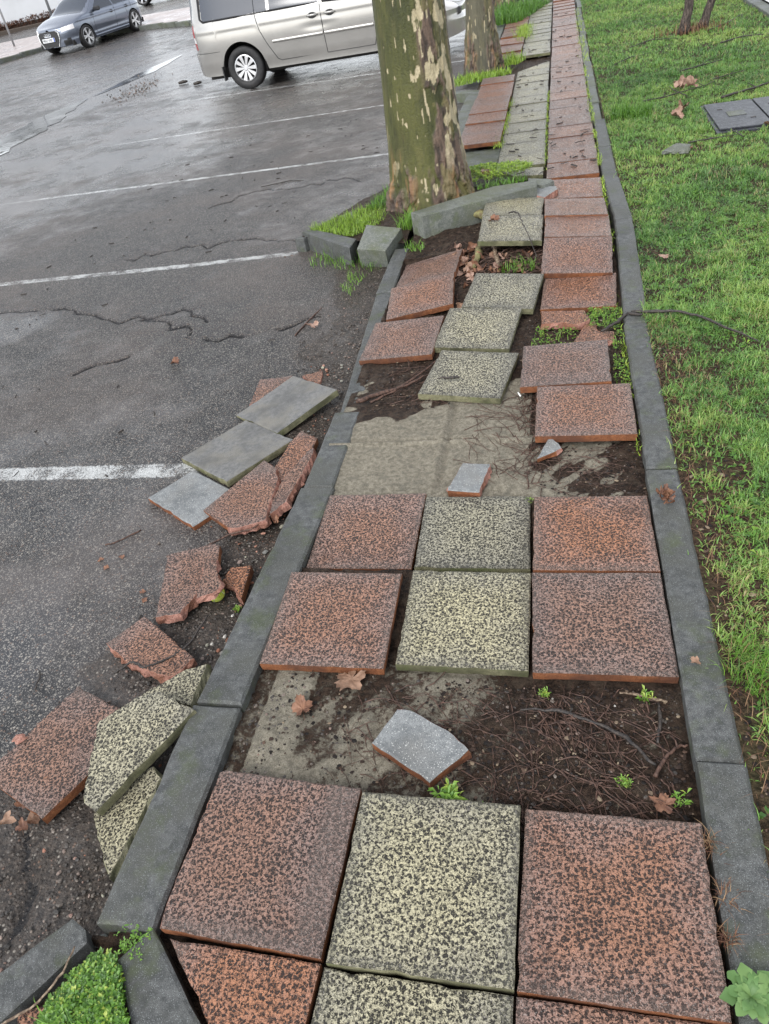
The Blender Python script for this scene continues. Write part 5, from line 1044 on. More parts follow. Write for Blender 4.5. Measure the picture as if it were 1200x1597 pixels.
# ============================================================ plane trees
def plane_tree(cx, cy, rfun, z0, seed, label, nu=260, nvz=520, style=0, view=None, top=3.3):
    zz = np.concatenate([np.linspace(z0, 1.7, nvz), np.linspace(1.72, top, 60)]); th = np.linspace(0, 2 * np.pi, nu, endpoint=False)
    T, Zg = np.meshgrid(th, zz, indexing='ij'); R = rfun(Zg)
    ca, sa = np.cos(T), np.sin(T)
    R = R * (1 + .035 * np.sin(2 * T + seed) + .02 * np.sin(3 * T + 1.3 * Zg + seed)) + .03 * (fbm(ca * 1.5 + seed, sa * 1.5, Zg * 1.4, 3) - .5)
    flare = np.exp(-np.clip(Zg - z0, 0, 9) / .16); R = R + flare * (.05 + .035 * np.sin(5 * T + seed) + .03 * (fbm(ca * 3, sa * 3 + seed, Zg * 2, 3) - .5))
    # bark zones: u = -1 (left, seen from the path) .. 1 (right)
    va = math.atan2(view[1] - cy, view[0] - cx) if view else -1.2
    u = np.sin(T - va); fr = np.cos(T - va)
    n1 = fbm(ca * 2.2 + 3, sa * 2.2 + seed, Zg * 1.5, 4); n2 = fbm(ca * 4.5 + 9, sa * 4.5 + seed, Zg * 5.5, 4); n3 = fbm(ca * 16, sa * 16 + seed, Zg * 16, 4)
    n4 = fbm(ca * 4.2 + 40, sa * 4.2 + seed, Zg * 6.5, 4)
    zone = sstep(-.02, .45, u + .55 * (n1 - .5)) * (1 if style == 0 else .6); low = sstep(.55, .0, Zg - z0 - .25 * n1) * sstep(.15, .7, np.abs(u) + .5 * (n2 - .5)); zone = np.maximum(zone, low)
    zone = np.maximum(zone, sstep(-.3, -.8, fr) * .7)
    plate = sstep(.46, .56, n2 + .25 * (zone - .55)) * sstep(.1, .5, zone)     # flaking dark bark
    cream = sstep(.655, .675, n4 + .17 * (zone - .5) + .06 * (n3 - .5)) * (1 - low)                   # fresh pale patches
    cream2 = sstep(.77, .79, fbm(ca * 14 + 70, sa * 14 + seed, Zg * 9, 2) + .03 * n3)
    cream = np.maximum(cream, cream2) * (1 - .85 * low)
    R = R + .010 * plate * (.4 + n3) + .045 * low * plate * (n3 - .2) + .02 * low * (fbm(ca * 9, sa * 9 + seed, Zg * 3, 3) - .5) - .003 * cream + .004 * (n3 - .5)
    V = np.stack([cx + R * ca, cy + R * sa, Zg], -1).reshape(-1, 3)
    if style == 0: ol1, ol2 = np.array([.034, .040, .007]), np.array([.078, .080, .017])
    else: ol1, ol2 = np.array([.05, .047, .028]), np.array([.10, .092, .058])
    c = ol1 + (ol2 - ol1) * sstep(.3, .7, .55 * n1 + .45 * n3)[..., None]
    c = c * (1 - .35 * sstep(.50, .72, fbm(ca * 4, sa * 4, Zg * 2.2, 4)))[..., None]
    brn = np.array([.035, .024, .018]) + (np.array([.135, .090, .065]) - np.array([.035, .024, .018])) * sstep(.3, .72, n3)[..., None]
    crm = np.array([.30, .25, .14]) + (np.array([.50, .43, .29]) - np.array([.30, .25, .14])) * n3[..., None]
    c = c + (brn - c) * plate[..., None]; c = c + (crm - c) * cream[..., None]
    tan = sstep(.56, .60, fbm(ca * 3.6 + 90, sa * 3.6 + seed, Zg * 5.2, 4)) * (1 - cream) * (.25 + .75 * zone); c = c + (np.array([.17, .145, .055]) - c) * (tan * .6)[..., None]
    grn = sstep(.58, .63, fbm(ca * 5 + 130, sa * 5 + seed, Zg * 6, 4)) * (1 - cream) * zone; c = c + (np.array([.05, .055, .022]) - c) * (grn * .7)[..., None]
    orange = sstep(.62, .7, fbm(ca * 7 + 20, sa * 7, Zg * 5, 3)) * low; c = c + (np.array([.30, .16, .07]) - c) * (orange * .8)[..., None]
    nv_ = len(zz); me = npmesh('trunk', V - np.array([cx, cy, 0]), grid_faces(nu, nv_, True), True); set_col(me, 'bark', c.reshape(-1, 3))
    root = empty('plane_tree', (cx, cy, 0)); tag(root, label, 'tree'); link('trunk', me, [M['bark']], root)
    rg = random.Random(seed); m = MB()
    for k in range(5):           # limbs above the picture
        a = k * 1.256 + rg.uniform(-.3, .3); P = [(0, 0, top - .25)]
        for j in range(1, 7): P.append((math.cos(a) * .28 * j, math.sin(a) * .28 * j, top - .2 + .42 * j + rg.uniform(-.05, .05)))
        m.tube(P, np.linspace(.12, .03, 7), 10)
        for j in range(3, 7):
            b = a + rg.uniform(-1, 1); q = P[j]; m.tube([q, (q[0] + math.cos(b) * .4, q[1] + math.sin(b) * .4, q[2] + .4), (q[0] + math.cos(b) * .7, q[1] + math.sin(b) * .7, q[2] + .95)], [.028, .016, .006], 6)
    m.build('crown', M['bark_plain'], root, True)
    return root
s = NT('plane_bark'); o_, v_ = s.coord(False); col = s.attr('bark', True); f1 = s.noise(v_, 70, 4, .7); f2 = s.noise(v_, 260, 2)
col2 = s.mix(s.ramp(f1, .3, .62, .55, 0), col, s.mix(.5, col, (.03, .025, .015)))
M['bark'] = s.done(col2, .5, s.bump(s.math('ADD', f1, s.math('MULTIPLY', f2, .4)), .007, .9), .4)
s = NT('limb_bark'); o_, v_ = s.coord(False); M['bark_plain'] = s.done(s.mix(s.ramp(s.noise(v_, 8, 4), .4, .6), (.12, .11, .05), (.30, .27, .17)), .6)
VW = (CAM.x, CAM.y)
plane_tree(-.885, 4.55, lambda z: np.interp(z, [-.2, .16, .52, .93, 1.3, 3.4], [.305, .287, .268, .247, .240, .20]), -.12, 3, 'large plane tree with olive and cream flaking bark in the broken pit', view=VW)
plane_tree(-.915, 10.3, lambda z: np.interp(z, [-.2, .04, .37, .8, 1.3, 3.4], [.225, .212, .198, .172, .165, .14]), -.08, 8, 'second plane tree with grey green bark, behind the first', style=1, nu=140, nvz=260, view=VW)
plane_tree(-1.0, 17.4, lambda z: np.interp(z, [-.2, .3, 1.3, 3.4], [.22, .20, .17, .14]), .0, 5, 'third plane tree at the top edge among tall grass', style=1, nu=100, nvz=160, view=VW)
# two thin dark trunks on the lawn
def thin_tree(pts, r0_, label, seed):
    root = empty('young_tree', (pts[0][0], pts[0][1], pts[0][2])); tag(root, label, 'young tree'); rg = random.Random(seed)
    b = Vector(pts[0]); m = MB(); Q = [np.array(p) - np.array(pts[0]) for p in pts]; t = np.linspace(0, 1, len(Q)); tt = np.linspace(0, 1, 30)
    C = np.stack([np.interp(tt, t, [q[i] for q in Q]) for i in range(3)], -1); C[:, :2] += np.array([[rg.gauss(0, .006), rg.gauss(0, .006)] for _ in C])
    m.tube(C, np.interp(tt, [0, .08, 1], [r0_ * 1.5, r0_, r0_ * .45]), 12); m.build('trunk', M['dark_bark'], root, True)
    m = MB()
    for k in range(14):
        j = 16 + rg.randrange(14); q = C[j]; a = rg.uniform(0, 6.28); P = [q]; d = .35
        for _ in range(5): a += rg.uniform(-.5, .5); P.append(P[-1] + np.array([math.cos(a) * d * .5, math.sin(a) * d * .5, d * .6]))
        m.tube(P, np.linspace(r0_ * .35, .006, 6), 5)
    m.build('crown', M['dark_bark'], root, True)
s = NT('dark_bark'); o_, v_ = s.coord(False); st_ = s.n('Mapping', {0: v_, 3: (1, 1, .15)}).outputs[0]; nn = s.noise(st_, 60, 4, .7)
M['dark_bark'] = s.done(s.mix(s.ramp(nn, .4, .65), (.018, .014, .012), (.11, .085, .07)), .75, s.bump(nn, .012), .3)
thin_tree([(1.73, 10.78, .0), (1.80, 10.85, .5), (1.90, 10.95, 1.3), (2.0, 11.1, 2.6)], .062, 'thin dark trunk on the lawn, left one of the pair', 1)
thin_tree([(1.98, 10.98, .0), (2.15, 11.08, .45), (2.42, 11.25, 1.2), (2.8, 11.4, 2.4)], .055, 'thin dark trunk on the lawn, leaning right', 2)
rgx = np.random.default_rng(3); x, y = 1.86 + rgx.normal(0, .2, 240), 10.8 + rgx.normal(0, .12, 240)
tag(blades('dry_grass_tuft', x, y, np.full(240, .0), rgx.uniform(.05, .18, 240), np.full(240, .009), rgx.uniform(0, 1, 240), .7, 5, M['dry']), kind='stuff')

# ============================================================ far right pavement
s = NT('pale_paving'); o_, v_ = s.coord(False); M['pale'] = s.done(s.mix(s.ramp(s.noise(v_, 30, 4), .3, .7), (.50, .49, .48), (.72, .71, .70)), .6)
kerb_run(([8, 30], [2.82, 2.90]), [9.2 + 1.0 * i for i in range(8)], .16, lambda y: .03 + far_lift(y), .3, 'kerbfar', lambda i: 'dark kerb stone along the far right side of the lawn', 'kerb stones along the far right side of the lawn', seed=150)
m = MB(); ysx = np.linspace(4, 30, 27)
for a_, b_ in zip(ysx[:-1], ysx[1:]):
    m.add([(2.99, a_, .05 + far_lift(a_)), (9, a_, .05 + far_lift(a_)), (9, b_, .05 + far_lift(b_)), (2.99, b_, .05 + far_lift(b_))], [(0, 1, 2, 3)])
tag(m.build('far_pavement', M['pale']), kind='structure')

# ============================================================ puddle
s = NT('water'); o_, v_ = s.coord(False)
M['water'] = s.done((.05, .052, .055), s.ramp(s.noise(v_, 2, 3), .3, .7, .02, .10), s.bump(s.noise(v_, 6, 2), .0012), 1.0, IOR=1.45)
def puddle(cl, widths, seed):
    rg = random.Random(seed); n = 60; t = np.linspace(0, 1, n); tt = np.linspace(0, 1, len(cl)); cx = np.interp(t, tt, [c[0] for c in cl]); cy = np.interp(t, tt, [c[1] for c in cl]); w_ = np.interp(t, tt, widths)
    L = cx - w_ * (.5 + .5 * (fbm(cy * 2.5, seed, 1, 3))); Rr = cx + w_ * (.5 + .6 * (fbm(cy * 2.5 + 9, seed, 1, 3)))
    V = np.concatenate([np.c_[L, cy, az(L, cy) + .004], np.c_[Rr, cy, az(Rr, cy) + .006]]); F = np.array([(i, i + n, i + n + 1, i + 1) for i in range(n - 1)])
    tag(link('puddle_water', npmesh('puddle_water', V, F, True), [M['water']]), kind='structure')
puddle([(-9.2, 8.6), (-9.35, 10.5), (-9.6, 12.3), (-9.85, 13.6), (-9.95, 14.5), (-9.95, 15.2)], [.5, .65, .55, .42, .25, .05], 1)
puddle([(-9.9, 15.4), (-9.75, 16.5), (-9.6, 18.0), (-9.5, 19.6)], [.06, .22, .30, .05], 2)
puddle([(-14.5, 14.0), (-15.5, 15.5), (-16.5, 17.0), (-17, 18.5)], [.1, .8, .7, .1], 3)
# debris specks by the puddle
xg, yg = rgx.normal(-8.7, .25, 220), rgx.normal(15.2, .8, 220)
tag(pebbles('brown_grit', xg - .2 * (yg - 15), yg, az(xg, yg) + .012, rgx.uniform(.006, .020, 220), rgx.uniform(.3, .85, 220), 7, M['gravel']), kind='stuff')
for i, (x_, y_) in enumerate(((-7.55, 15.05), (-7.02, 14.6))):
    m = MB(); m.tube([(x_ - .10, y_ - .02, asph_z(x_, y_) + .03), (x_, y_, asph_z(x_, y_) + .04), (x_ + .09 - .03 * i, y_ + .03, asph_z(x_, y_) + .035)], [.025, .035, .02], 6)
    tag(m.build('wood_chunk', M['twig'], smooth=True), ['dark wood chunk on the asphalt behind the van bumper, left one', 'dark wood chunk on the asphalt behind the van bumper, right one'][i], 'wood chunk')

# ============================================================ vehicles
def paint(name, c, rough=.28, metal=.55):
    s = NT(name); o_, v_ = s.coord(False); b = s.noise(v_, 5, 3)
    return s.done(s.mix(s.ramp(b, .4, .7, 0, .25), c, [q * .8 for q in c]), rough, None, .5, metal, **{'Coat Weight': .6, 'Coat Roughness': .06})
s = NT('tyre'); o_, v_ = s.coord(False); M['tyre'] = s.done(s.mix(s.ramp(s.noise(v_, 20, 3), .3, .7), (.010, .010, .011), (.022, .021, .021)), .7)
s = NT('alloy'); M['alloy'] = s.done((.55, .55, .56), .35, None, .5, .7)
s = NT('car_glass'); M['cglass'] = s.done((.025, .032, .045), .06, None, .8)
s = NT('black_trim'); M['trim'] = s.done((.012, .012, .013), .45)
s = NT('wheel_well'); M['well'] = s.done((.012, .011, .010), .9)
s = NT('red_lamp'); M['rlamp'] = s.done((.32, .008, .010), .12, None, .6)
s = NT('clear_lamp'); M['clamp'] = s.done((.62, .60, .60), .12, None, .7)
s = NT('chrome'); M['chrome'] = s.done((.75, .76, .78), .18, None, .5, .9)
s = NT('plate'); M['plate'] = s.done((.70, .71, .72), .4)
s = NT('plate_ink'); M['ink'] = s.done((.02, .02, .022), .5)
s = NT('plate_blue'); M['pblue'] = s.done((.02, .06, .35), .5)
def wheel(parent, x, y, r_, side, spokes=10, wd=.21, rimr=.62, split=False):
    """disc axis along y, outer face towards side*y"""
    k = 40; a = np.linspace(0, 2 * np.pi, k, endpoint=False)
    def lathe(prof, closed=False):
        V = np.array([[(px * math.cos(t), py, px * math.sin(t)) for t in a] for px, py in prof]).reshape(-1, 3); F = []
        for i in range(len(prof) - 1):
            for j in range(k): F.append((i * k + j, i * k + (j + 1) % k, (i + 1) * k + (j + 1) % k, (i + 1) * k + j))
        return V, F
    h = wd / 2 * side; rr_ = r_ * rimr
    m = MB(); V, F = lathe([(rr_, -h), (r_ * .94, -h * 1.02), (r_, -h * .75), (r_, h * .75), (r_ * .985, h * .85), (r_ * .93, h * 1.02), (r_ * .78, h * 1.08), (rr_, h * .9), (rr_, -h)]); m.add(V, F)
    t = m.build('wheel', M['tyre'], parent, True); t.location = (x, y, r_)
    m = MB(); V, F = lathe([(rr_ * 1.0, h * .92), (rr_ * .93, h * .98), (rr_ * .88, h * .55), (rr_ * .84, h * .1)]); m.add(V, F)
    V, F = lathe([(.001, h * .92), (rr_ * .16, h * .92), (rr_ * .24, h * .8), (rr_ * .26, h * .4)]); m.add(V, F)
    for i in range(spokes):
        an = 2 * math.pi * i / spokes
        for dv in ((-.10, .10) if split else (0,)):
            c, s_ = math.cos(an + dv * .6), math.sin(an + dv * .6); c2, s2 = math.cos(an + dv * 1.6), math.sin(an + dv * 1.6); w1 = rr_ * (.08 if split else .06) ; w2 = rr_ * (.07 if split else .16)
            P = [(c * rr_ * .2 - s_ * w1, h * .85, s_ * rr_ * .2 + c * w1), (c * rr_ * .2 + s_ * w1, h * .85, s_ * rr_ * .2 - c * w1), (c2 * rr_ * .93 + s2 * w2, h * .92, s2 * rr_ * .93 - c2 * w2), (c2 * rr_ * .93 - s2 * w2, h * .92, s2 * rr_ * .93 + c2 * w2)]
            m.add(P + [(p[0], p[1] - h * .3, p[2]) for p in P], [(0, 1, 2, 3), (7, 6, 5, 4), (0, 4, 5, 1), (2, 6, 7, 3), (1, 5, 6, 2), (3, 7, 4, 0)])
    m.build('rim', M['alloy'], t)
    m = MB(); V, F = lathe([(.001, h * .05), (rr_ * .9, h * .05)]); m.add(V, F); m.build('brake_disc', M['well'], t)
def car_shell(parent, p, body_mat, cls):
    """p: dict of profile functions. Builds half grid and mirrors, splits faces by class."""
    L2 = p['L'] / 2; N = p.get('N', 230); sx = np.linspace(-1, 1, N); xs_ = L2 * np.sign(sx) * (1 - (1 - np.abs(sx)) ** 1.5) if False else L2 * np.sin(sx * math.pi / 2 * .985) / math.sin(math.pi / 2 * .985)
    Mz = p.get('Mz', 60); tl = np.linspace(0, 1, Mz); Mr = 16
    rows = []
    belt = p['belt'](xs_); top = p['top'](xs_); low = np.full(N, p['sill'])
    for xw in p['wheels']:
        d = np.abs(xs_ - xw); low = np.maximum(low, np.where(d < p['arch'], p['r'] + np.sqrt(np.clip(p['arch'] ** 2 - d ** 2, 0, 9)), 0))
    low = np.where(np.abs(xs_) > L2 * .9, low + (np.abs(xs_) / L2 - .9) * p.get('nose', .6), low)
    plan = (1 - np.abs(xs_ / L2 * .9995) ** p.get('n', 9)) ** (1 / p.get('m', 2.6))
    P = np.zeros((N, Mz + Mr, 3))
    for k in range(Mz):       # side, from the sill to the roof edge
        z = low + (top - .10 - low) * tl[k]
        hw = p['W'] / 2 * p['side'](z, xs_)
        ah = np.clip((z - belt) / np.maximum(p['roofz'] - belt, .05), 0, 1); hw = hw * (1 - p['tumble'] * ah ** 1.2)
        y = hw * plan ** (1 - .25 * np.clip(ah, 0, 1))
        P[:, k] = np.stack([xs_ + p['xs'](xs_, z), y, z], -1)
    for k in range(Mr):
        t = (k + 1) / Mr; e = P[:, Mz - 1]; P[:, Mz + k, 0] = e[:, 0]; P[:, Mz + k, 1] = e[:, 1] * math.cos(t * math.pi / 2); P[:, Mz + k, 2] = e[:, 2] + .10 * math.sin(t * math.pi / 2) ** .9 * (.35 + .65 * plan ** .5)
    K = Mz + Mr
    objs = {}
    for sgn in (1, -1):
        Q = P.copy(); Q[..., 1] *= sgn; F = grid_faces(N, K)
        if sgn < 0: F = F[:, ::-1]
        cen = Q.reshape(-1, 3)[F].mean(1); 
        ii = F.min(1) // K; c = cls(cen, sgn, xs_[np.clip(ii, 0, N - 1)])
        for name in set(c): objs.setdefault((name, sgn if (name != 'body' and not name.startswith(('windscreen', 'back_glass')) and not (name.startswith('rear_window') and p['W'] > 1.85)) else 0), []).append((Q.reshape(-1, 3), F[c == name]))
    res = {}
    for (name, sg_), lst in objs.items():
        V = []; F = []; off = 0
        for q, f in lst: V.append(q); F.append(f + off); off += len(q)
        V = np.concatenate(V); F = np.concatenate(F); us, inv = np.unique(F, return_inverse=True); V = V[us]; F = inv.reshape(F.shape)
        res[name] = link(name.split('|')[0], npmesh(name.split('|')[0], V, F, True), [body_mat if name == 'body' else M[name.split('|')[1]]], parent)
    return P, xs_, res
def side_strip(name, P, Mz, xr, zf, half, off, mat, parent, sgn=-1, depth=.0):
    """a raised strip following the body side: zf(x) centre height"""
    xg = P[:, 10, 0]; V = []; xs2 = np.linspace(xr[0], xr[1], 60)
    for x in xs2:
        i = int(np.argmin(np.abs(xg - x))); row = P[i, :Mz]
        for dz, o in ((-half, 0), (-half * .6, off), (half * .6, off), (half, 0)):
            z = zf(x) + dz; V.append((x, (np.interp(z, row[:, 2], row[:, 1]) + o + .001) * sgn, z))
    F = [(i * 4 + j, i * 4 + j + 1, (i + 1) * 4 + j + 1, (i + 1) * 4 + j) for i in range(59) for j in range(3)]
    return link(name, npmesh(name, np.array(V), np.array(F), True), [mat], parent)
def seam(P, Mz, pts, parent, sgn=-1, w_=.006, name='door_seam', mat=None):
    V = []; xg = P[:, 10, 0]
    for (x, z), (x2, z2) in zip(pts[:-1], pts[1:]):
        for t in np.linspace(0, 1, 8): V.append((x + (x2 - x) * t, z + (z2 - z) * t))
    m = MB(); W = []
    for x, z in V:
        i = int(np.argmin(np.abs(xg - x))); row = P[i, :Mz]; W.append((x, (np.interp(z, row[:, 2], row[:, 1])) * sgn, z))
    m.tube(W, w_, 5); return m.build(name, mat or M['trim'], parent)
def handle(P, Mz, x, z, parent, mat, sgn=-1, L=.19):
    i = int(np.argmin(np.abs(P[:, 10, 0] - x))); row = P[i, :Mz]; y = np.interp(z, row[:, 2], row[:, 1])
    m = MB(); a = np.linspace(0, 2 * np.pi, 20, endpoint=False); V = [(x + L * .42 * math.cos(t), (y + .004) * sgn, z + .045 * math.sin(t)) for t in a]; m.add(V + [(v[0], (y - .01) * sgn, v[2]) for v in V], [tuple(range(20))] + [(j, (j + 1) % 20, 20 + (j + 1) % 20, 20 + j) for j in range(20)])
    cup = m.build('handle_cup', M['trim'], parent)
    m = MB(); m.tube([(x - L / 2, (y + .004) * sgn, z), (x - L * .3, (y + .035) * sgn, z + .004), (x + L * .3, (y + .035) * sgn, z + .004), (x + L / 2, (y + .004) * sgn, z)], [.014, .017, .017, .014], 8); m.build('door_handle', mat, cup, True)

# --- silver van ---------------------------------------------------------
van = empty('parked_van', (-3.90, 13.82, asph_z(-4, 13.8)), math.radians(-1.0)); tag(van, 'silver van parked side on behind the large plane tree, with a dented side door', 'van')
VP = paint('silver_paint', (.37, .36, .34), .25, .6)
def ease(a, b, x): return sstep(a, b, x)
vp = dict(L=4.93, W=1.90, sill=.27, wheels=(-1.40, 1.51), arch=.405, r=.335, n=11, m=2.2, roofz=1.62, tumble=.20, N=280, Mz=80, nose=.55,
    belt=lambda x: np.full(np.shape(x), 1.06) + .02 * ease(-1, -2.4, x) - .10 * ease(.9, 2.4, x),
    top=lambda x: 1.73 - .04 * ease(-1.8, -2.46, x) - .66 * ease(.75, 1.75, x) - .32 * ease(1.7, 2.46, x),
    side=lambda z, x: .945 + .055 * np.exp(-((z - .80) / .30) ** 2) - .028 * ease(.50, .26, z) - .012 * np.exp(-((z - .97) / .035) ** 2) * 0 + .010 * ease(.90, .955, z) * ease(1.05, .97, z) - .012 * np.exp(-(((z - .78) / .05) ** 2 + ((x - .02) / .22) ** 2)) + .006 * np.exp(-(((z - .84) / .03) ** 2 + ((x - .25) / .15) ** 2)),
    xs=lambda x, z: -.20 * ease(.85, 1.75, z) * ease(-1.2, -2.46, x) * -1 * .6 + -.035 * ease(.66, .60, z) * ease(-2.1, -2.46, x) + .04 * ease(.6, .5, z) * ease(2.1, 2.46, x))
def vcls(c, sgn, xg):
    x, y, z = c.T; out = np.full(len(c), 'body', dtype='<U24'); bz = 1.10 - .06 * sstep(.2, 1.2, x)
    tz = 1.56
    win = (z > bz) & (z < tz) & (np.abs(y) > .45)
    out[win & (x > -2.02) & (x < -.80)] = 'rear_side_window|cglass'; out[win & (x > -.74) & (x < .12)] = 'door_window|cglass'; out[win & (x > .18) & (x < 1.05 - (z - 1.1) * .9)] = 'front_window|cglass'
    out[(x > .95 + (1.5 - z) * .8) & (z > 1.06) & (z < 1.62) & (np.abs(y) < .72) & (x < 1.9)] = 'windscreen|cglass'
    out[(x < -2.22) & (z > 1.12) & (z < 1.6) & (np.abs(y) < .68)] = 'rear_window|cglass'
    out[(x < -2.265) & (z > .70) & (z < 1.06) & (np.abs(y) > .66)] = 'tail_lamp|rlamp'
    out[(x < -2.265) & (z > .80) & (z < .88) & (np.abs(y) > .66)] = 'reversing_lamp|clamp'
    out[(x > 2.02) & (z > .66) & (z < .86) & (np.abs(y) > .52)] = 'headlight|clamp'
    return out
P_, xg_, parts = car_shell(van, vp, VP, vcls)
for nm in parts: pass
m = MB(); m.box((0, 0, .30), (4.3, 1.55, .16)); m.build('underbody', M['well'], van)
for xw in (-1.40, 1.51):
    for sg in (-1, 1):
        wheel(van, xw, sg * .80, .333, sg, 10)
        m = MB(); a = np.linspace(-.25, math.pi + .25, 24); V = []
        for t in a: V += [(xw + .41 * math.cos(t), sg * .905, .335 + .41 * math.sin(t)), (xw + .41 * math.cos(t), sg * .45, .335 + .41 * math.sin(t))]
        m.add(V, [(2 * i, 2 * i + 1, 2 * i + 3, 2 * i + 2) for i in range(23)]); m.add([(xw + .41 * math.cos(t), sg * .45, .335 + .41 * math.sin(t)) for t in a], [tuple(range(24))]); m.build('wheel_arch', M['well'], van)
MzV = 80
for sg in (-1, 1):
    side_strip('side_moulding', P_, MzV, (-.78, .13), lambda x: .66, .024, .016, VP, van, sg); side_strip('side_moulding', P_, MzV, (.17, 1.02), lambda x: .66, .024, .016, VP, van, sg)
    seam(P_, MzV, [(-1.02, 1.40), (-1.02, 1.08), (-.98, .86), (-.88, .62), (-.76, .40), (-.70, .37), (.15, .37)], van, sg)
    seam(P_, MzV, [(.15, 1.45), (.15, .37)], van, sg); seam(P_, MzV, [(.15, .37), (1.00, .37), (1.08, .60), (1.10, 1.0)], van, sg)
    seam(P_, MzV, [(-2.04, 1.56), (-2.06, 1.14), (-2.0, 1.095), (.2, 1.095), (1.08, 1.05)], van, sg, .016, 'window_seal')
    handle(P_, MzV, .00, .93, van, VP, sg); handle(P_, MzV, .31, .93, van, VP, sg)
    seam(P_, MzV, [(-2.40, .64), (-1.80, .64)], van, sg, .004)
    m = MB(); m.box((-1.83, sg * .86, .30), (.02, .16, .22), .1); m.build('mud_flap', M['trim'], van)
m = MB(); m.box((-2.37, -.80, .80), (.12, .10, .07)); 
m = MB(); m.tube([(-2.3, .3, .22), (-1.9, .3, .25)], .03, 10); m.build('exhaust', M['trim'], van)
m = MB(); m.box((2.40, 0, .62), (.06, 1.1, .10), 0, 0, .01); m.build('grille', M['trim'], van)

# --- grey saloon ----------------------------------------------------------
def saloon(loc, rz, name, label, pmat, detail=True):
    car = empty(name, loc, rz); tag(car, label, 'car')
    sp = dict(L=4.46, W=1.80, sill=.20, wheels=(-1.30, 1.34), arch=.355, r=.325, n=7, m=2.1, roofz=1.36, tumble=.26, N=240, Mz=64, nose=.35,
        belt=lambda x: .90 + .02 * ease(0, -2, x) - .10 * ease(.8, 2.2, x),
        top=lambda x: 1.415 - .05 * ease(-.2, -.9, x) - .36 * ease(-.75, -1.75, x) - .10 * ease(-1.7, -2.23, x) - .42 * ease(.15, 1.15, x) - .22 * ease(1.1, 2.23, x),
        side=lambda z, x: .95 + .05 * np.exp(-((z - .62) / .26) ** 2) - .03 * ease(.36, .2, z) - .018 * np.exp(-((z - .42) / .06) ** 2) + .012 * np.exp(-((z - .80) / .03) ** 2),
        xs=lambda x, z: .10 * ease(.75, 1.0, z) * ease(-1.6, -2.2, x) - .10 * ease(.55, .85, z) * ease(1.7, 2.2, x))
    def cls(c, sgn, xg):
        x, y, z = c.T; out = np.full(len(c), 'body', dtype='<U24'); bz = .93 - .03 * sstep(0, 1, x)
        win = (z > bz) & (z < 1.30) & (np.abs(y) > .42)
        out[win & (x > -1.45 + (z - .9) * 1.6) & (x < -.42)] = 'rear_window|cglass'; out[win & (x > -.36) & (x < .78 - (z - .9) * 1.7)] = 'front_window|cglass'
        out[(x > .30) & (x < 1.18) & (z > .965) & (z < 1.375) & (np.abs(y) < .66)] = 'windscreen|cglass'
        out[(x < -1.0) & (x > -1.8) & (z > 1.05) & (z < 1.33) & (np.abs(y) < .60)] = 'back_glass|cglass'
        out[(x > 1.78) & (z > .60 + (np.abs(y) - .5) * .10) & (z < .72 + (np.abs(y) - .5) * .12) & (np.abs(y) > .50)] = 'headlight|clamp'
        out[(x > 1.95) & (z > .22) & (z < .38 + .04 * (np.abs(y) > .6)) & (np.abs(y) > .48) & (np.abs(y) < .84)] = 'air_intake|trim'
        out[(x < -2.0) & (z > .72) & (z < .86) & (np.abs(y) > .45)] = 'tail_lamp|rlamp'
        return out
    P, xg, parts = car_shell(car, sp, pmat, cls)
    m = MB(); m.box((0, 0, .26), (3.9, 1.45, .14)); m.build('underbody', M['well'], car)
    for xw in (-1.30, 1.34):
        for sg in (-1, 1):
            wheel(car, xw, sg * .775, .322, sg, 5, .225, .76, True)
            m = MB(); a = np.linspace(-.2, math.pi + .2, 20); V = []
            for t in a: V += [(xw + .36 * math.cos(t), sg * .86, .325 + .36 * math.sin(t)), (xw + .36 * math.cos(t), sg * .45, .325 + .36 * math.sin(t))]
            m.add(V, [(2 * i, 2 * i + 1, 2 * i + 3, 2 * i + 2) for i in range(19)]); m.build('wheel_arch', M['well'], car)
    def front(yz, off, name, mat, parent=car, th=.02):
        # front panel following the nose
        V = []
        for y, z in yz:
            zi = z; col = P[:, :, :]; 
            best = -9
            j = np.argmin(np.abs(P[N0:, :64, 2] - z) * 6 + np.abs(P[N0:, :64, 1] - abs(y)), axis=None); i0, j0 = np.unravel_index(j, P[N0:, :64, 1].shape)
            V.append((P[N0 + i0, j0, 0] + off, y, z))
        xm = max(v[0] for v in V); n = len(V); V = [(xm - .18 * v[1] ** 2, v[1], v[2]) for v in V]
        m = MB(); m.add(V + [(v[0] - .12, v[1], v[2]) for v in V], [tuple(range(n))] + [(i, (i + 1) % n, n + (i + 1) % n, n + i) for i in range(n)])
        return m.build(name, mat, parent)
    N0 = 120
    X0 = sp['L'] / 2
    hexa = lambda k, dz=0: [(-.42 * k, .60 + .02 * k + dz), (-.34 * k, .66 * 1 + .02 * k + dz), (.34 * k, .66 + .02 * k + dz), (.42 * k, .60 + .02 * k + dz), (.40 * k, .44 + dz), (.30 * k, .27 - .02 * k + dz), (-.30 * k, .27 - .02 * k + dz), (-.40 * k, .44 + dz)]
    def plate_(yz, x, name, mat, parent, th=.05, curve=.10):
        n = len(yz); V = [(x - curve * y * y - .10 * max(0, z - .45), y, z) for y, z in yz]; m = MB()
        m.add(V + [(v[0] - th, v[1], v[2]) for v in V], [tuple(range(n)), tuple(range(2 * n - 1, n - 1, -1))] + [(i, n + i, n + (i + 1) % n, (i + 1) % n) for i in range(n)]); return m.build(name, mat, parent)
    sur = plate_(hexa(1.08), X0 + .010, 'grille_surround', M['chrome'], car, .10)
    gr = plate_(hexa(.98), X0 + .022, 'grille', M['trim'], car, .10)
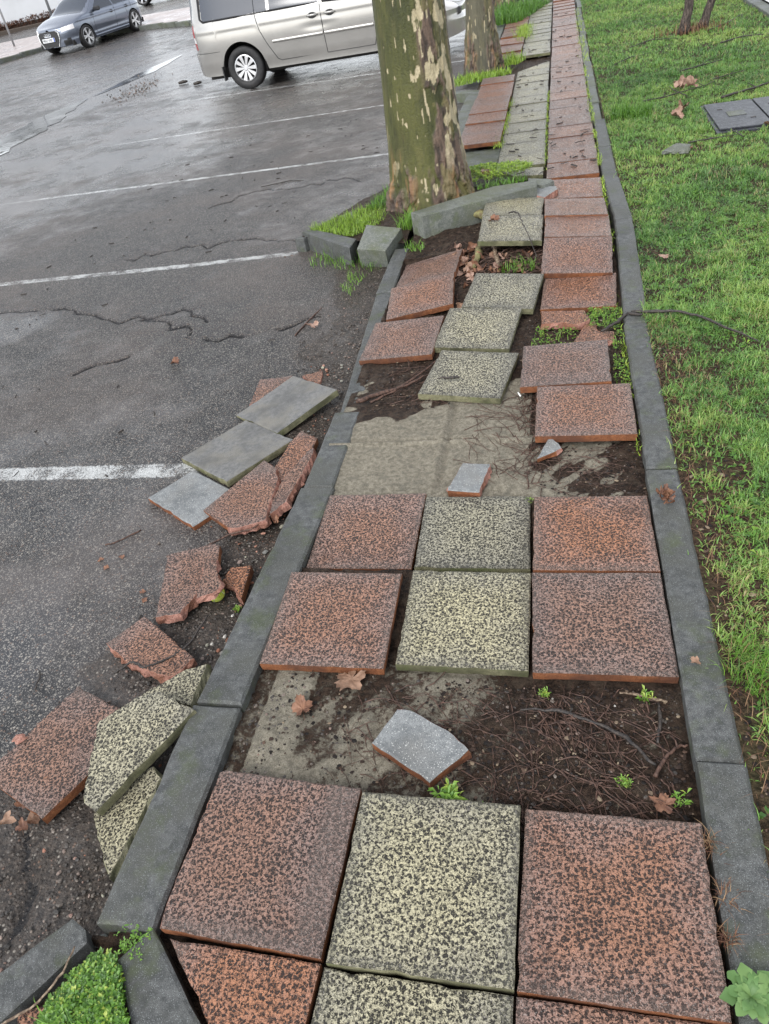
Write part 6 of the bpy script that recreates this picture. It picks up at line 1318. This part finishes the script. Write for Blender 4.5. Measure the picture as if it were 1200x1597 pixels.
    pl = empty('x', (0, 0, 0)) if False else plate_([(-.26, .40), (.26, .40), (.26, .51), (-.26, .51)], X0 + .040, 'number_plate', M['plate'], car, .02, .0)
    if detail:
        plate_([(.215, .402), (.258, .402), (.258, .508), (.215, .508)], X0 + .0425, 'blue_band', M['pblue'], pl, .01, .0)
        tc = bpy.data.curves.new('plate_text', 'FONT'); tc.body = '9062 KBC'; tc.size = .105; tc.align_x = 'CENTER'; tc.extrude = .001
        to = bpy.data.objects.new('plate_text', tc); COL.objects.link(to)
        dg = bpy.context.evaluated_depsgraph_get(); me = bpy.data.meshes.new_from_object(to.evaluated_get(dg)); bpy.data.objects.remove(to)
        t2 = link('plate_text', me, [M['ink']], pl); t2.matrix_local = Matrix.Translation((X0 + .0415, -.02, .418)) @ Matrix.Rotation(math.radians(90), 4, 'Z') @ Matrix.Rotation(math.radians(90), 4, 'X') @ Matrix.Scale(1.0, 4)
        for k in range(4):
            m = MB(); a = np.linspace(0, 2 * np.pi, 21); m.tube([(X0 + .030 - .10 * (.585 - .45) , -.098 + .065 * k + .043 * math.cos(t), .585 + .043 * math.sin(t)) for t in a], .007, 5); m.build('emblem_ring', M['chrome'], gr)
    for sg in (-1, 1):
        m = MB(); m.box((.62, sg * .98, .97), (.12, .20, .13), 0, 0, .03); m.build('mirror', M['trim'], car)
        seam(P, 64, [(.78, .95), (.86, .60), (.80, .30), (-.28, .28), (-.36, .9)], car, sg, .005); seam(P, 64, [(-.36, .3), (-1.05, .32), (-1.28, .72), (-1.30, .92)], car, sg, .005)
        handle(P, 64, -.16, .78, car, pmat, sg, .2); handle(P, 64, -1.02, .80, car, pmat, sg, .2)
        side_strip('sill_skirt', P, 64, (-.90, .94), lambda x: .26, .04, .02, pmat, car, sg)
    return car
GP = paint('blue_grey_paint', (.15, .17, .215), .22, .6)
hd = math.atan2(-.98, -.2)
fw = Vector((-.2, -.98)).normalized(); lf = Vector((-fw.y, fw.x))   # left of the car
fwc = Vector((-15.12, 25.15)); cc = fwc - fw * 1.34 - lf * .86
zz_ = asph_z(cc.x, cc.y)
c1 = saloon((cc.x, cc.y, zz_), math.atan2(fw.y, fw.x), 'parked_car', 'blue grey saloon parked nose towards us by the kerb at the top left', GP)
c1.rotation_euler = Euler((math.radians(0), math.radians(2.0), math.atan2(fw.y, fw.x)))
WP = paint('white_paint', (.70, .71, .72), .25, .0)
saloon((-18.3, 39.6, asph_z(0, 39.5)), math.radians(200), 'parked_car', 'pale car further off at the very top, mostly out of the picture', WP, False)

# ============================================================ island, wall, poles on the far left
s = NT('pink_paving'); o_, v_ = s.coord(False); M['pink'] = s.done(s.mix(s.ramp(s.noise(v_, 6, 4), .3, .7), (.33, .29, .275), (.44, .39, .37)), s.ramp(s.noise(v_, 1.2, 3), .4, .6, .25, .5), s.bump(s.noise(v_, 60, 3), .003), .5)
KL = [(-26, 17), (-21, 22.6), (-18.95, 25.2), (-18.1, 27.0), (-16.7, 28.2), (-14.7, 27.9), (-13.4, 27.3), (-11.9, 26.3), (-8, 24.5)]
BK = [(-5, 30), (-10, 31.2), (-14.4, 31.6), (-19, 32.4), (-23.4, 31.6), (-30, 24)]
def surf(name, P2, dz, mat, n=1):
    P3 = [(x, y, asph_z(x, y) + dz) for x, y in P2]; bm_ = bmesh.new(); vs = [bm_.verts.new(p) for p in P3]; f = bm_.faces.new(vs); bmesh.ops.triangulate(bm_, faces=[f]); me = bpy.data.meshes.new(name); bm_.to_mesh(me); bm_.free()
    return tag(link(name, me, [mat]), kind='structure')
surf('far_pavement', KL + BK, .13, M['pink'])
k_ = 0
for a_, b_ in zip(KL[:-1], KL[1:]):
    a_, b_ = Vector(a_), Vector(b_); L = (b_ - a_).length; nn_ = max(1, round(L / 1.0))
    for j in range(nn_):
        p, q = a_ + (b_ - a_) * (j / nn_), a_ + (b_ - a_) * ((j + 1) / nn_); mid = (p + q) / 2; m = MB()
        m.box((0, 0, 0), ((q - p).length - .02, .18, .34), 0, 0, .02); o = m.build('kerb_stone', M['kerb_far']); o.location = (mid.x, mid.y, asph_z(mid.x, mid.y) - .035); o.rotation_euler = (0, 0, math.atan2(q.y - p.y, q.x - p.x))
        tag(o, 'kerb stone of the far island behind the parked saloon', 'kerb stone', 'kerb stones of the far island')
s = NT('white_render'); o_, v_ = s.coord(False); M['render'] = s.done(s.mix(s.ramp(s.noise(v_, .6, 4), .4, .7), (.78, .79, .80), (.66, .67, .67)), .8)
s = NT('planter_edge'); M['pedge'] = s.done((.09, .07, .055), .8)
wa_, wb_ = Vector((-37.5, 21.3)), Vector((-23.6, 45.2)); d_ = (wb_ - wa_); Lw = d_.length; ang = math.atan2(d_.y, d_.x); mid = (wa_ + wb_) / 2
bld = empty('white_building', (mid.x, mid.y, .6), ang); tag(bld, 'white rendered building with a plain wall at the far top left', 'building')
m = MB(); m.box((0, 3, 1.3), (Lw, 6, 3.6)); m.build('wall', M['render'], bld)
m = MB(); m.box((0, 3, 3.2), (Lw + .3, 6.3, .2)); m.build('roof', M['kerb_far'], bld)
m = MB(); m.box((0, -.05, .25), (Lw, .08, .3)); m.build('plinth', M['pedge'], bld)
for k in range(5): m = MB(); m.box((-10 + 5 * k, -.03, 2.2), (1.4, .06, .9)); m.build('window', M['cglass'], bld)
m = MB(); m.box((0, -1.1, .02), (Lw, .18, .42), 0, 0, .02); o = m.build('planter_wall', M['pedge']); o.location = (mid.x, mid.y, .62); o.rotation_euler = (0, 0, ang); tag(o, 'low dark edging wall in front of the white building', 'low wall')
nb_ = 5200; t_ = rgx.uniform(-.5, .5, nb_) * Lw; s_ = rgx.uniform(-1.0, -.1, nb_); hx = mid.x + math.cos(ang) * t_ - math.sin(ang) * s_; hy = mid.y + math.sin(ang) * t_ + math.cos(ang) * s_
tag(rosettes('planter_shrubs', hx, hy, .68 + rgx.uniform(0, .42, nb_) * (.5 + fbm(t_, 1., 2., 3)), np.full(nb_, .12), 4, np.clip(rgx.normal(.2, .2, nb_), 0, 1), 77, M['dry'], .5, .5), kind='stuff')
s = NT('galvanised'); M['galv'] = s.done((.30, .31, .32), .45, None, .5, .6)
for i, (x, y, lab, r_) in enumerate(((-20.6, 29.0, 'thin grey sign pole on the far pavement at the left edge', .038), (-22.6, 35.6, 'grey pole in front of the white building, behind the saloon', .06))):
    z = asph_z(x, y) + .10; pr = empty('sign_pole', (x, y, z)); tag(pr, lab, 'pole'); m = MB(); m.tube([(0, 0, 0), (0, 0, 2.9)], r_, 14); m.build('pole', M['galv'], pr, True)
    m = MB(); a = np.linspace(0, 2 * np.pi, 28, endpoint=False); V = [(.3 * math.cos(t), -.05, 2.6 + .3 * math.sin(t)) for t in a]; m.add(V + [(v[0], -.035, v[2]) for v in V], [tuple(range(28)), tuple(range(55, 27, -1))] + [(j, 28 + j, 28 + (j + 1) % 28, (j + 1) % 28) for j in range(28)]); m.build('sign_disc', M['galv'], pr)
m = MB(); m.box((0, 0, .75), (.5, .35, 1.3), 0, 0, .03); o = m.build('cabinet', M['trim']); o.location = (-24.6, 31.9, asph_z(0, 31.9)); tag(o, 'dark box by the thin sign pole at the left edge', 'cabinet')
